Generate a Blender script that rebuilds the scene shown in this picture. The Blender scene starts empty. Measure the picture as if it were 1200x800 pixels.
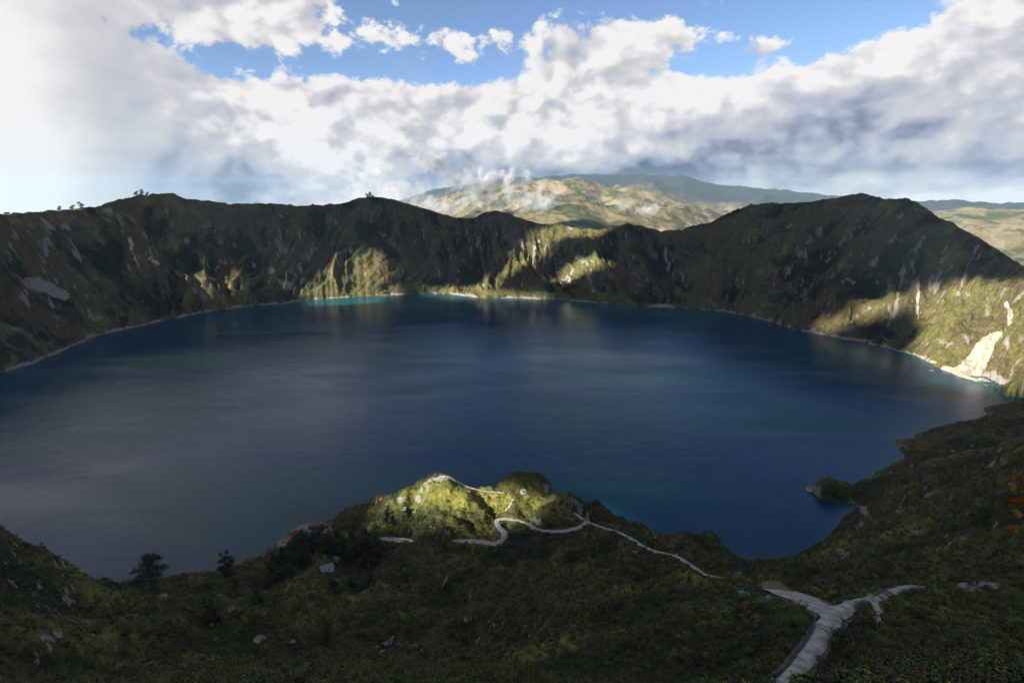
import bpy, bmesh, math, random
import numpy as np
from mathutils import Vector, Matrix

random.seed(7)
RNG = np.random.default_rng(11)
SC = bpy.context.scene
COL = SC.collection
R_ = math.radians

# ------------------------------------------------------------------ camera, light, world, exposure
CAM_H = 350.0                 # metres above the lake
F_PX = 666.0                  # focal length in pixels of the 1200 px wide photograph
HORIZON_Y = 235.0
PITCH = math.atan((400.0 - HORIZON_Y) / F_PX)
SP, CP = math.sin(PITCH), math.cos(PITCH)

cam_d = bpy.data.cameras.new('camera')
cam = bpy.data.objects.new('camera', cam_d)
COL.objects.link(cam)
cam.location = (0, 0, CAM_H)
cam.rotation_euler = (math.pi / 2 - PITCH, 0, 0)
cam_d.sensor_width = 36.0
cam_d.lens = F_PX / 1200.0 * 36.0
cam_d.clip_start = 0.1
cam_d.clip_end = 120000.0
SC.camera = cam

SUN_AZ = -126.0               # degrees, measured from +Y towards +X (so: behind the camera, to the left)
SUN_EL = 32.0
SUN_STRENGTH = 5.0
SKY_STRENGTH = 0.052
EXPOSURE = 1.75
S_DIR = np.array([math.sin(R_(SUN_AZ)) * math.cos(R_(SUN_EL)),
                  math.cos(R_(SUN_AZ)) * math.cos(R_(SUN_EL)), math.sin(R_(SUN_EL))])
sun_d = bpy.data.lights.new('sun', 'SUN')
sun_d.energy = SUN_STRENGTH
sun_d.angle = R_(0.55)
sun_d.color = (1.0, 0.91, 0.75)
sun = bpy.data.objects.new('sun', sun_d)
COL.objects.link(sun)
sun.rotation_euler = Vector(S_DIR).to_track_quat('Z', 'Y').to_euler()
sun.location = (-3000, -1000, 3000)

SC.view_settings.view_transform = 'Standard'
SC.view_settings.look = 'None'
SC.view_settings.exposure = EXPOSURE
SC.view_settings.gamma = 1.0
SC.view_settings.use_curve_mapping = False
SC.render.engine = 'CYCLES'
SC.cycles.use_denoising = True
SC.cycles.max_bounces = 6
SC.cycles.diffuse_bounces = 2
SC.cycles.glossy_bounces = 2
SC.cycles.transmission_bounces = 2
SC.cycles.volume_bounces = 0
SC.cycles.transparent_max_bounces = 64
SC.cycles.caustics_reflective = False
SC.cycles.caustics_refractive = False


def px_dir(x, y):
    a = (x - 600.0) / F_PX
    b = (y - 400.0) / F_PX
    return np.array([a, CP - b * SP, -SP - b * CP])


def px_azel(x, y):
    d = px_dir(x, y)
    return math.atan2(d[0], d[1]), math.atan2(d[2], math.hypot(d[0], d[1]))


# ---- small helper to write shader maths as expressions
class NT:
    def __init__(self, tree):
        self.t = tree
        self.k = 0

    def node(self, typ, **kw):
        n = self.t.nodes.new(typ)
        for k, v in kw.items():
            setattr(n, k, v)
        self.k += 1
        n.location = (self.k % 30 * 180, -(self.k // 30) * 220)
        return n

    def link(self, a, b):
        self.t.links.new(a, b)

    def put(self, sock, v):
        if isinstance(v, bpy.types.NodeSocket):
            self.link(v, sock)
        else:
            sock.default_value = v

    def m(self, op, a, b=0.0, c=None, clamp=False):
        n = self.node('ShaderNodeMath', operation=op, use_clamp=clamp)
        self.put(n.inputs[0], a)
        self.put(n.inputs[1], b)
        if c is not None:
            self.put(n.inputs[2], c)
        return n.outputs[0]

    def vm(self, op, a, b=None, scale=None):
        n = self.node('ShaderNodeVectorMath', operation=op)
        self.put(n.inputs[0], a)
        if b is not None:
            self.put(n.inputs[1], b)
        if scale is not None:
            self.put(n.inputs['Scale'], scale)
        return n.outputs[1] if op in ('LENGTH', 'DOT_PRODUCT', 'DISTANCE') else n.outputs[0]

    def ss(self, v, lo, hi, a=0.0, b=1.0):
        n = self.node('ShaderNodeMapRange', interpolation_type='SMOOTHSTEP')
        self.put(n.inputs[0], v)
        self.put(n.inputs[1], lo); self.put(n.inputs[2], hi)
        self.put(n.inputs[3], a); self.put(n.inputs[4], b)
        return n.outputs[0]

    def noise(self, vec, scale, detail=6.0, rough=0.55, lac=2.0, dist=0.0, dim='3D', color=False):
        n = self.node('ShaderNodeTexNoise', noise_dimensions=dim)
        self.put(n.inputs['Vector'], vec)
        n.inputs['Scale'].default_value = scale
        n.inputs['Detail'].default_value = detail
        n.inputs['Roughness'].default_value = rough
        n.inputs['Lacunarity'].default_value = lac
        n.inputs['Distortion'].default_value = dist
        return n.outputs['Color'] if color else n.outputs[0]

    def voro(self, vec, scale, detail=3.0, rough=0.5, feature='F1'):
        n = self.node('ShaderNodeTexVoronoi', feature=feature)
        self.put(n.inputs['Vector'], vec)
        n.inputs['Scale'].default_value = scale
        n.inputs['Detail'].default_value = detail
        n.inputs['Roughness'].default_value = rough
        n.normalize = True
        return n.outputs['Distance']

    def mix(self, f, a, b):
        n = self.node('ShaderNodeMix', data_type='RGBA')
        self.put(n.inputs[0], f)
        self.put(n.inputs[6], a if isinstance(a, bpy.types.NodeSocket) else (*a, 1.0))
        self.put(n.inputs[7], b if isinstance(b, bpy.types.NodeSocket) else (*b, 1.0))
        return n.outputs[2]

    def attr(self, name):
        n = self.node('ShaderNodeAttribute', attribute_name=name)
        return n.outputs['Fac']

    def sep(self, v):
        n = self.node('ShaderNodeSeparateXYZ')
        self.put(n.inputs[0], v)
        return n.outputs

    def comb(self, x, y, z):
        n = self.node('ShaderNodeCombineXYZ')
        self.put(n.inputs[0], x); self.put(n.inputs[1], y); self.put(n.inputs[2], z)
        return n.outputs[0]


# ------------------------------------------------------------------ the sky: Nishita air plus procedural clouds
def build_world():
    w = bpy.data.worlds.new('World')
    SC.world = w
    w.use_nodes = True
    t = w.node_tree
    t.nodes.clear()
    N = NT(t)
    sky = N.node('ShaderNodeTexSky', sky_type='NISHITA')
    sky.sun_disc = False
    sky.sun_elevation = R_(SUN_EL)
    sky.sun_rotation = R_(SUN_AZ)
    sky.altitude = 3800.0
    sky.air_density = 1.0
    sky.dust_density = 0.6
    tc = N.node('ShaderNodeTexCoord')
    d = tc.outputs['Generated']
    x, y, z = N.sep(d)
    DEG = 57.29578
    az = N.m('MULTIPLY', N.m('ARCTAN2', x, y), DEG)
    el = N.m('MULTIPLY', N.m('ARCSINE', N.m('MINIMUM', N.m('MAXIMUM', z, -1.0), 1.0)), DEG)
    elp = N.m('MAXIMUM', el, 0.0)
    p = N.vm('MULTIPLY', d, (5.7, 5.7, 8.0))
    wn = N.noise(p, 1.1, 2.0, 0.5, color=True)
    warp = N.vm('SCALE', N.vm('SUBTRACT', wn, (0.5, 0.5, 0.5)), scale=0.35)
    q = N.vm('ADD', p, warp)

    def field(v, det):
        f = N.noise(v, 2.0, det, 0.66)
        b = N.m('SUBTRACT', 0.50, N.voro(v, 3.3, 2.6, 0.6))
        return N.m('ADD', N.m('MULTIPLY', f, 0.72), N.m('MULTIPLY', b, 0.50))
    f0 = field(q, 8.0)
    sx, sy, sz = S_DIR
    g0 = field(q, 2.0)
    g1 = field(N.vm('ADD', q, (sx * 0.03 - 0.08, sy * 0.03, 0.17)), 2.0)     # a step towards the sun
    crisp = N.m('SUBTRACT', 0.5, N.voro(N.vm('ADD', q, N.vm('SCALE', N.noise(q, 6.0, 2.0, 0.5, color=True), scale=0.10)), 7.0, 4.0, 0.72))
    streak = N.noise(N.vm('MULTIPLY', N.vm('ADD', p, N.vm('SCALE', warp, scale=0.4)), (1.0, 1.0, 3.6)), 0.9, 5.0, 0.55)
    big = N.noise(N.vm('ADD', p, (7.0, 3.0, 1.0)), 0.55, 2.0, 0.5)

    def blobs(lst):
        tot = None
        for (px, py, sx, sy, rot, amp) in lst:
            a0, e0 = px_azel(px, py)
            a0 *= DEG; e0 *= DEG
            dx = N.m('SUBTRACT', az, a0)
            dy = N.m('SUBTRACT', el, e0)
            c, s = math.cos(R_(rot)), math.sin(R_(rot))
            u = N.m('ADD', N.m('MULTIPLY', dx, c), N.m('MULTIPLY', dy, s))
            v = N.m('SUBTRACT', N.m('MULTIPLY', dy, c), N.m('MULTIPLY', dx, s))
            u = N.m('DIVIDE', u, sx / 12.5)
            v = N.m('DIVIDE', v, sy / 12.5)
            r2 = N.m('ADD', N.m('MULTIPLY', u, u), N.m('MULTIPLY', v, v))
            g = N.m('MULTIPLY', N.m('EXPONENT', N.m('MULTIPLY', r2, -1.0)), amp)
            tot = g if tot is None else N.m('ADD', tot, g)
        return tot
    cover = blobs(COVER)
    tone = blobs(TONE)
    # general cover: solid low down and overhead, broken between
    low = N.ss(el, 6.0, 12.5, 0.95, -0.12)
    over = N.ss(el, 30.0, 48.0, 0.0, 0.6)
    cov = N.m('ADD', N.m('ADD', low, N.m('MAXIMUM', over, N.ss(N.m('ABSOLUTE', az), 62.0, 110.0, 0.0, 0.8))), cover)
    dens = N.m('ADD', cov, N.m('MULTIPLY', N.m('SUBTRACT', f0, 0.42), 4.6))
    dens = N.m('ADD', dens, N.m('MULTIPLY', N.m('SUBTRACT', big, 0.5), 1.2))
    dens = N.m('ADD', dens, N.m('MULTIPLY', crisp, 1.0))
    alpha = N.ss(dens, -0.15, 0.32)
    right = N.ss(az, 4.0, 22.0)
    soft = N.m('MULTIPLY', N.ss(az, -36.0, -20.0, 0.12, 1.0), N.m('SUBTRACT', 1.0, N.m('MULTIPLY', right, 0.25)))
    rel = N.m('ADD', N.m('MULTIPLY', N.m('SUBTRACT', g0, g1), 1.75), N.m('MULTIPLY', N.m('SUBTRACT', f0, 0.42), 1.25))
    lit = N.m('ADD', 0.80, N.m('MULTIPLY', rel, soft))
    lit = N.m('ADD', lit, N.m('MULTIPLY', N.m('MULTIPLY', crisp, 0.52), soft))
    lit = N.m('ADD', lit, N.m('MULTIPLY', N.m('MULTIPLY', N.m('SUBTRACT', streak, 0.5), 0.75), right))
    thin = N.m('MULTIPLY', N.ss(dens, 0.0, 0.8, 0.14, 0.0), soft)
    lit = N.m('ADD', N.m('ADD', lit, thin), tone)
    # the thick cloud overhead and behind shows its grey base
    behind = N.ss(N.m('ABSOLUTE', az), 62.0, 110.0)
    lit = N.m('SUBTRACT', lit, N.m('MULTIPLY', N.m('MAXIMUM', behind, N.ss(el, 34.0, 52.0)), 0.52))
    lit = N.m('MINIMUM', N.m('MAXIMUM', lit, 0.0), 1.1)
    ramp = N.node('ShaderNodeValToRGB')
    cr = ramp.color_ramp
    cr.elements[0].position = 0.0
    cr.elements[0].color = (0.022, 0.034, 0.060, 1)
    cr.elements[1].position = 1.0
    cr.elements[1].color = (0.285, 0.28, 0.277, 1)
    for pos, c in ((0.26, (0.082, 0.094, 0.130)), (0.50, (0.142, 0.152, 0.184)), (0.76, (0.196, 0.197, 0.205))):
        e = cr.elements.new(pos)
        e.color = (*c, 1)
    N.link(N.m('DIVIDE', lit, 1.1), ramp.inputs[0])
    skyc = N.vm('SCALE', sky.outputs[0], scale=SKY_STRENGTH)
    skyc = N.vm('MULTIPLY', skyc, (0.98, 1.02, 1.05))
    colr = N.mix(alpha, skyc, ramp.outputs[0])
    bg = N.node('ShaderNodeBackground')
    N.link(colr, bg.inputs[0])
    bg.inputs[1].default_value = 1.0
    out = N.node('ShaderNodeOutputWorld')
    N.link(bg.outputs[0], out.inputs[0])
    w.cycles.sampling_method = 'MANUAL'
    w.cycles.sample_map_resolution = 512


# (px, py, sx, sy, rotation, amount): where the photograph's sky holds cloud (+) or blue (-)
COVER = [
    (-30, 120, 190, 300, 0, 1.1), (150, 190, 170, 110, 0, 0.8),
    (215, 55, 105, 36, -12, -1.7), (490, 10, 170, 28, 0, -0.8), (420, 78, 120, 24, 0, -1.05), (570, 84, 60, 22, 0, -0.9), (345, 70, 50, 25, 0, -0.4),
    (190, -5, 80, 26, 0, 0.75), (305, 40, 75, 36, 0, 0.85), (445, 45, 34, 18, 0, 0.62), (545, 60, 55, 22, 0, 0.45), (360, 0, 80, 26, 0, 0.65),
    (690, 70, 85, 55, 0, 0.85), (800, 50, 75, 18, 5, 0.75), (910, 42, 160, 32, 8, -1.05), (840, 78, 60, 10, 0, -0.4), (1000, 20, 80, 40, 0, -0.6), (760, -10, 240, 20, 0, -0.45),
    (900, 54, 46, 16, 14, 1.35), (1000, 20, 60, 12, 10, 0.45), (1160, 22, 105, 32, 14, 1.25), (1110, 72, 60, 10, 10, -0.30),
    (720, 150, 300, 60, 0, 0.35), (1050, 150, 260, 65, 0, 0.75), (420, 165, 200, 80, 0, 0.4),
    (1200, 235, 160, 8, 0, 0.3),
    (640, -300, 420, 190, 0, -1.0), (1050, -160, 300, 130, 0, -0.8), (-40, -230, 150, 260, 0, 0.9),
]
TONE = [
    (170, -140, 90, 150, 0, -0.25), (-60, -160, 150, 220, 0, 0.30),
    (-20, 130, 75, 170, 0, 0.22), (10, 235, 150, 60, 0, 0.16), (170, 150, 60, 130, 28, -0.16), (260, 220, 120, 45, 0, -0.26), (130, 60, 40, 50, 0, -0.05),
    (360, 170, 70, 30, -25, 0.22), (430, 205, 70, 22, -15, 0.16), (330, 110, 100, 40, 0, 0.05), (640, 165, 70, 40, 0, 0.20), (820, 112, 130, 24, 10, 0.22), (640, 80, 120, 40, 0, -0.02),
    (860, 175, 150, 28, 8, -0.34), (1060, 150, 200, 40, 0, -0.24), (1000, 196, 280, 16, 0, -0.34), (660, 208, 190, 14, 0, -0.75), (540, 196, 70, 22, 0, -0.35), (265, 226, 90, 34, 0, -0.42), (420, 216, 50, 22, 0, 0.10), (880, 221, 330, 9, 0, -0.16),
    (1050, 231, 260, 5, 0, 0.06), (1200, 234, 60, 7, 0, 0.30), (1150, 20, 90, 30, 0, 0.10), (170, 0, 90, 20, 0, 0.10),
    (0, -150, 200, 200, 0, -0.05),
]
build_world()


# ------------------------------------------------------------------ numpy noise
def _hash(ix, iy, seed):
    h = (ix.astype(np.int64) * 374761393 + iy.astype(np.int64) * 668265263 + seed * 1442695041) & 0xFFFFFFFF
    h = ((h ^ (h >> 13)) * 1274126177) & 0xFFFFFFFF
    return (h ^ (h >> 16)) & 0xFFFFFFFF


_ANG = np.linspace(0, 2 * np.pi, 256, endpoint=False)
_GX, _GY = np.cos(_ANG), np.sin(_ANG)


def gnoise(x, y, seed=0):
    ix = np.floor(x); iy = np.floor(y)
    fx = x - ix; fy = y - iy
    ix = ix.astype(np.int64); iy = iy.astype(np.int64)
    u = fx * fx * fx * (fx * (fx * 6 - 15) + 10)
    v = fy * fy * fy * (fy * (fy * 6 - 15) + 10)

    def g(ox, oy):
        h = _hash(ix + ox, iy + oy, seed) & 255
        return _GX[h] * (fx - ox) + _GY[h] * (fy - oy)
    a = g(0, 0); b = g(1, 0); c = g(0, 1); d = g(1, 1)
    return ((a + (b - a) * u) * (1 - v) + (c + (d - c) * u) * v) * 1.5


def fbm(x, y, octv=5, seed=0, gain=0.5, lac=2.03):
    s = 0.0; a = 1.0
    for o in range(octv):
        s = s + a * gnoise(x, y, seed + o * 17)
        x = x * lac + 3.7; y = y * lac - 1.9
        a *= gain
    return s


def ridged(x, y, octv=4, seed=0, gain=0.5, lac=2.05):
    s = 0.0; a = 1.0; tot = 0.0
    for o in range(octv):
        s = s + a * (1.0 - np.abs(gnoise(x, y, seed + o * 23)) * 1.6)
        tot += a
        x = x * lac + 1.3; y = y * lac + 7.1
        a *= gain
    return s / tot


def sstep(a, b, v):
    t = np.clip((v - a) / (b - a), 0, 1)
    return t * t * (3 - 2 * t)


# ------------------------------------------------------------------ terrain: control points read off the photograph
def px_tdep(x, y):
    d = px_dir(x, y)
    return math.atan2(d[0], d[1]), -d[2] / math.hypot(d[0], d[1])


FAR_SHORE = [(-190, 470), (-100, 462), (0, 437), (40, 425), (80, 408), (115, 393), (150, 385), (200, 374), (250, 364), (300, 358), (335, 356),
             (350, 353), (380, 350), (440, 347), (500, 344), (525, 344), (545, 347), (570, 350), (600, 349), (650, 351),
             (700, 355), (750, 359), (800, 361), (850, 365), (880, 371), (910, 379), (930, 386), (960, 392), (1000, 399),
             (1040, 408), (1075, 417), (1100, 431), (1125, 441), (1150, 449), (1170, 461), (1200, 466), (1260, 470), (1330, 470)]
CREST = [(-190, 262), (-100, 255), (0, 250), (30, 249), (50, 246), (90, 245), (120, 240), (140, 233), (158, 229), (165, 227), (172, 229), (190, 226), (205, 227), (215, 231),
         (250, 236), (270, 239), (290, 238), (320, 238), (350, 241), (375, 240), (400, 238), (418, 233), (432, 231), (440, 230), (455, 232),
         (480, 239), (505, 246), (530, 254), (555, 256), (568, 249), (580, 246), (600, 251), (620, 259), (645, 264), (650, 262),
         (680, 267), (700, 269), (715, 266), (735, 262), (755, 265), (775, 271), (800, 268), (830, 260), (860, 246), (880, 240),
         (905, 237), (930, 238), (960, 235), (985, 230), (1007, 226), (1020, 229), (1040, 233), (1065, 232), (1085, 243),
         (1100, 254), (1125, 266), (1150, 280), (1175, 296), (1200, 312), (1260, 330), (1330, 340)]
RUN = [(-190, 420), (0, 430), (150, 470), (350, 430), (430, 430), (600, 420), (800, 430), (1000, 560), (1100, 520), (1200, 470), (1330, 450)]


def to_az(lst):
    return np.array([px_tdep(*p)[0] for p in lst])


_fs_az = to_az(FAR_SHORE)
_fs_r = np.array([CAM_H / px_tdep(*p)[1] for p in FAR_SHORE])
_cr_az = to_az(CREST)
_cr_t = np.array([px_tdep(*p)[1] for p in CREST])
_run_az = to_az([(x, 330) for x, _ in RUN])
_run_r = np.array([r for _, r in RUN], float)

# near side: (px, py, horizontal distance), land the photograph shows
NEAR = [
    # right-hand spur with the pale path, close to the camera
    (1330, 800, 22), (1200, 800, 34), (1100, 800, 40), (1000, 800, 46), (930, 800, 50), (860, 800, 54), (780, 800, 60), (700, 800, 70), (640, 800, 84),
    (600, 800, 100), (540, 800, 125), (480, 800, 150), (400, 800, 175), (300, 800, 200), (200, 800, 225), (100, 800, 245), (0, 800, 260), (-130, 800, 270),
    (1200, 760, 60), (1100, 760, 62), (1000, 760, 58), (960, 740, 66), (900, 760, 62), (850, 760, 66), (760, 760, 82),
    (1200, 720, 110), (1100, 720, 92), (1030, 712, 88), (980, 714, 86), (935, 698, 102), (912, 690, 112), (900, 720, 84), (860, 720, 95), (800, 740, 95),
    (1085, 687, 125), (1060, 688, 118), (1140, 690, 150), (1200, 690, 170), (1300, 690, 160),
    (700, 760, 110), (720, 735, 150), (640, 770, 118), (600, 760, 140),
    # middle slopes
    (760, 710, 190), (840, 700, 165), (875, 694, 185), (800, 690, 215), (820, 672, 245), (870, 680, 250), (890, 672, 400),
    (600, 720, 205), (680, 725, 190), (520, 750, 200), (520, 710, 260), (600, 690, 265), (700, 690, 250), (760, 670, 275),
    (440, 750, 235), (440, 710, 290), (340, 750, 260), (340, 710, 320), (240, 750, 285), (240, 715, 345), (150, 750, 300), (150, 715, 370),
    (80, 750, 310), (60, 790, 270), (0, 750, 295), (0, 700, 345), (-130, 700, 350), (50, 700, 350), (100, 710, 380),
    (0, 631, 440), (20, 637, 440), (45, 651, 445), (70, 672, 450), (88, 688, 460), (-60, 622, 440), (-150, 612, 440),
    (600, 660, 340), (680, 660, 320), (520, 670, 345), (600, 640, 395), (660, 640, 380), (720, 645, 330), (760, 648, 312), (780, 649, 300),
    # lower path, promontory
    (530, 633, 432), (560, 634, 430), (589, 632, 425), (584, 612, 462), (612, 611, 455), (640, 621, 425), (670, 620, 415), (690, 608, 425), (720, 622, 375), (672, 599, 450),
    (465, 632, 445), (485, 635, 435), (440, 645, 425), (450, 675, 360), (400, 690, 345), (400, 660, 405), (340, 660, 430), (340, 690, 370), (300, 690, 400),
    (480, 615, 470), (520, 612, 463), (550, 612, 462), (450, 606, 490),
    (528, 557, 520), (505, 564, 522), (545, 569, 516), (570, 575, 512), (592, 578, 510), (613, 574, 512), (640, 584, 500), (655, 590, 490), (470, 577, 535), (450, 586, 545), (490, 590, 505), (420, 598, 560), (400, 605, 570),
    (560, 596, 486), (620, 596, 482), (500, 600, 488),
    (585, 572, 590), (605, 562, 640), (622, 560, 645), (638, 565, 645), (642, 574, 632),
    (700, 597, 470), (735, 612, 440), (760, 622, 460), (790, 625, 480), (828, 628, 510), (800, 640, 440), (845, 640, 540), (740, 630, 400),
    (860, 662, 520), (830, 655, 440), (895, 664, 490),
    # right bank
    (1200, 470, 1240), (1200, 490, 960), (1200, 520, 740), (1200, 560, 560), (1200, 600, 420), (1200, 640, 305), (1200, 665, 235),
    (1120, 500, 1010), (1150, 520, 860), (1100, 530, 860), (1100, 560, 720), (1100, 600, 555), (1100, 640, 385), (1100, 665, 255),
    (1040, 560, 780), (1020, 590, 680), (1000, 620, 570), (1040, 620, 520), (1040, 650, 400), (980, 640, 520), (960, 665, 430), (1000, 670, 340), (920, 668, 480),
    (1300, 560, 500), (1300, 480, 1000), (1300, 640, 250), (1150, 545, 730),
]
NEARZ = [  # land at a known height near the water: (px, py, z)
    (180, 688, 24), (265, 680, 22), (230, 678, 12), (130, 690, 12), (350, 622, 2.5), (385, 616, 5), (335, 640, 3), (372, 630, 6), (300, 660, 12), (1085, 510, 8), (1060, 516, 5), (960, 574, 7), (990, 575, 9), (430, 600, 30),
]
NEAR_SHORE = [(1170, 470), (1150, 488), (1110, 499), (1085, 504), (1058, 509), (1049, 520), (1055, 535), (1035, 550), (1010, 562), (975, 568), (950, 571), (956, 580), (985, 588),
              (997, 600), (980, 617), (960, 633), (940, 648), (910, 656), (875, 656), (850, 648), (645, 577),
              (365, 613), (343, 620), (330, 636), (305, 650), (270, 660), (230, 671), (160, 680), (100, 688)]
HID = [  # behind ridges: (px column at y=600, distance, z)
    (835, 560, 0), (790, 545, 0), (755, 520, 0), (720, 515, 0), (690, 525, 0), (660, 560, 0), (650, 620, 0), (622, 690, 0), (600, 690, 0), (580, 650, 0), (560, 600, 0), (530, 588, 0), (500, 590, 0), (470, 600, 0), (440, 610, 0), (410, 618, 0),
    (70, 560, 30), (40, 560, 40), (0, 560, 50), (-100, 600, 40), (60, 640, 0), (0, 680, 0), (-100, 700, 0), (-200, 720, 0),
    (690, 445, 60), (760, 395, 80), (800, 360, 90), (640, 570, 20), (590, 560, 32),
    (900, 160, 222), (870, 330, 84), (930, 180, 210), (1000, 180, 208),
    (600, 8, 341), (900, 8, 341.5), (300, 8, 341), (1150, 8, 342), (50, 8, 341), (600, 30, 317), (900, 25, 324), (300, 60, 300), (50, 60, 305), (1150, 18, 334), (300, 30, 322), (50, 30, 326), (600, 3, 346.5), (900, 3, 346.5), (300, 3, 346.5), (1150, 3, 346.3), (50, 3, 346.5), (1280, 8, 342), (-80, 8, 342), (-80, 60, 310),
]
_pts, _val = [], []


def addp(a, r, z):
    _pts.append((a, math.log(r)))
    _val.append((CAM_H - z) / r)


for (x, y, r) in NEAR:
    a, t = px_tdep(x, y)
    addp(a, r, CAM_H - r * t)
for (x, y, z) in NEARZ:
    a, t = px_tdep(x, y)
    addp(a, (CAM_H - z) / t, z)
_lake_near = []
for (x, y) in NEAR_SHORE:
    a, t = px_tdep(x, y)
    r = CAM_H / t
    addp(a, r, 0.0)
    _lake_near.append((a, r))
for (x, r, z) in HID:
    a, _ = px_tdep(x, 600)
    addp(a, r, z)
    if z == 0:
        _lake_near.append((a, r))
_lake_near.sort()
for i, (a, r) in enumerate(_lake_near):
    near = [rr for (aa, rr) in _lake_near if abs(aa - a) < 0.05]
    if r >= max(near) - 1e-6 and a < 0.62:
        addp(a, r * 1.10, -22)
        addp(a, r * 1.35, -70)
_P = np.array(_pts); _V = np.array(_val)
_C2 = 0.0009


def _rbf_fit():
    d = np.sqrt(((_P[:, None] - _P[None]) ** 2).sum(-1) + _C2)
    n = len(_P)
    A = np.zeros((n + 3, n + 3))
    A[:n, :n] = -d + np.eye(n) * -0.0
    A[:n, n] = 1; A[:n, n + 1:] = _P
    A[n, :n] = 1; A[n + 1:, :n] = _P.T
    return np.linalg.solve(A, np.concatenate([_V, [0, 0, 0]]))


_W = _rbf_fit()


def near_tdep(a, lr):
    out = np.full(a.shape, _W[len(_P)])
    out += _W[len(_P) + 1] * a + _W[len(_P) + 2] * lr
    for i in range(len(_P)):
        out -= _W[i] * np.sqrt((a - _P[i, 0]) ** 2 + (lr - _P[i, 1]) ** 2 + _C2)
    return out


def smooth_interp(a, xs, ys, w=0.012):
    return sum(np.interp(a + k * w, xs, ys) for k in (-1, -0.5, 0, 0.5, 1)) / 5.0


FRONT = [(-190, 272), (300, 272), (430, 258), (480, 250), (500, 238), (540, 229), (580, 222), (620, 214), (660, 211), (682, 209), (700, 219), (715, 222), (730, 219), (745, 222), (775, 231),
         (800, 239), (830, 246), (880, 250), (1000, 252), (1060, 251), (1100, 249), (1140, 246), (1170, 249), (1200, 250), (1330, 252)]
BACK = [(-190, 266), (300, 264), (430, 246), (500, 225), (580, 212), (620, 208), (660, 207), (700, 206), (750, 206), (790, 208), (808, 207), (818, 211), (840, 217), (880, 222), (930, 227),
        (980, 231), (1050, 238), (1080, 236), (1105, 235), (1125, 234), (1145, 239), (1165, 241), (1185, 239), (1200, 240), (1330, 240)]
_fr_az, _fr_t = to_az(FRONT), np.array([px_tdep(*p)[1] for p in FRONT])
_bk_az, _bk_t = to_az(BACK), np.array([px_tdep(*p)[1] for p in BACK])


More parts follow.
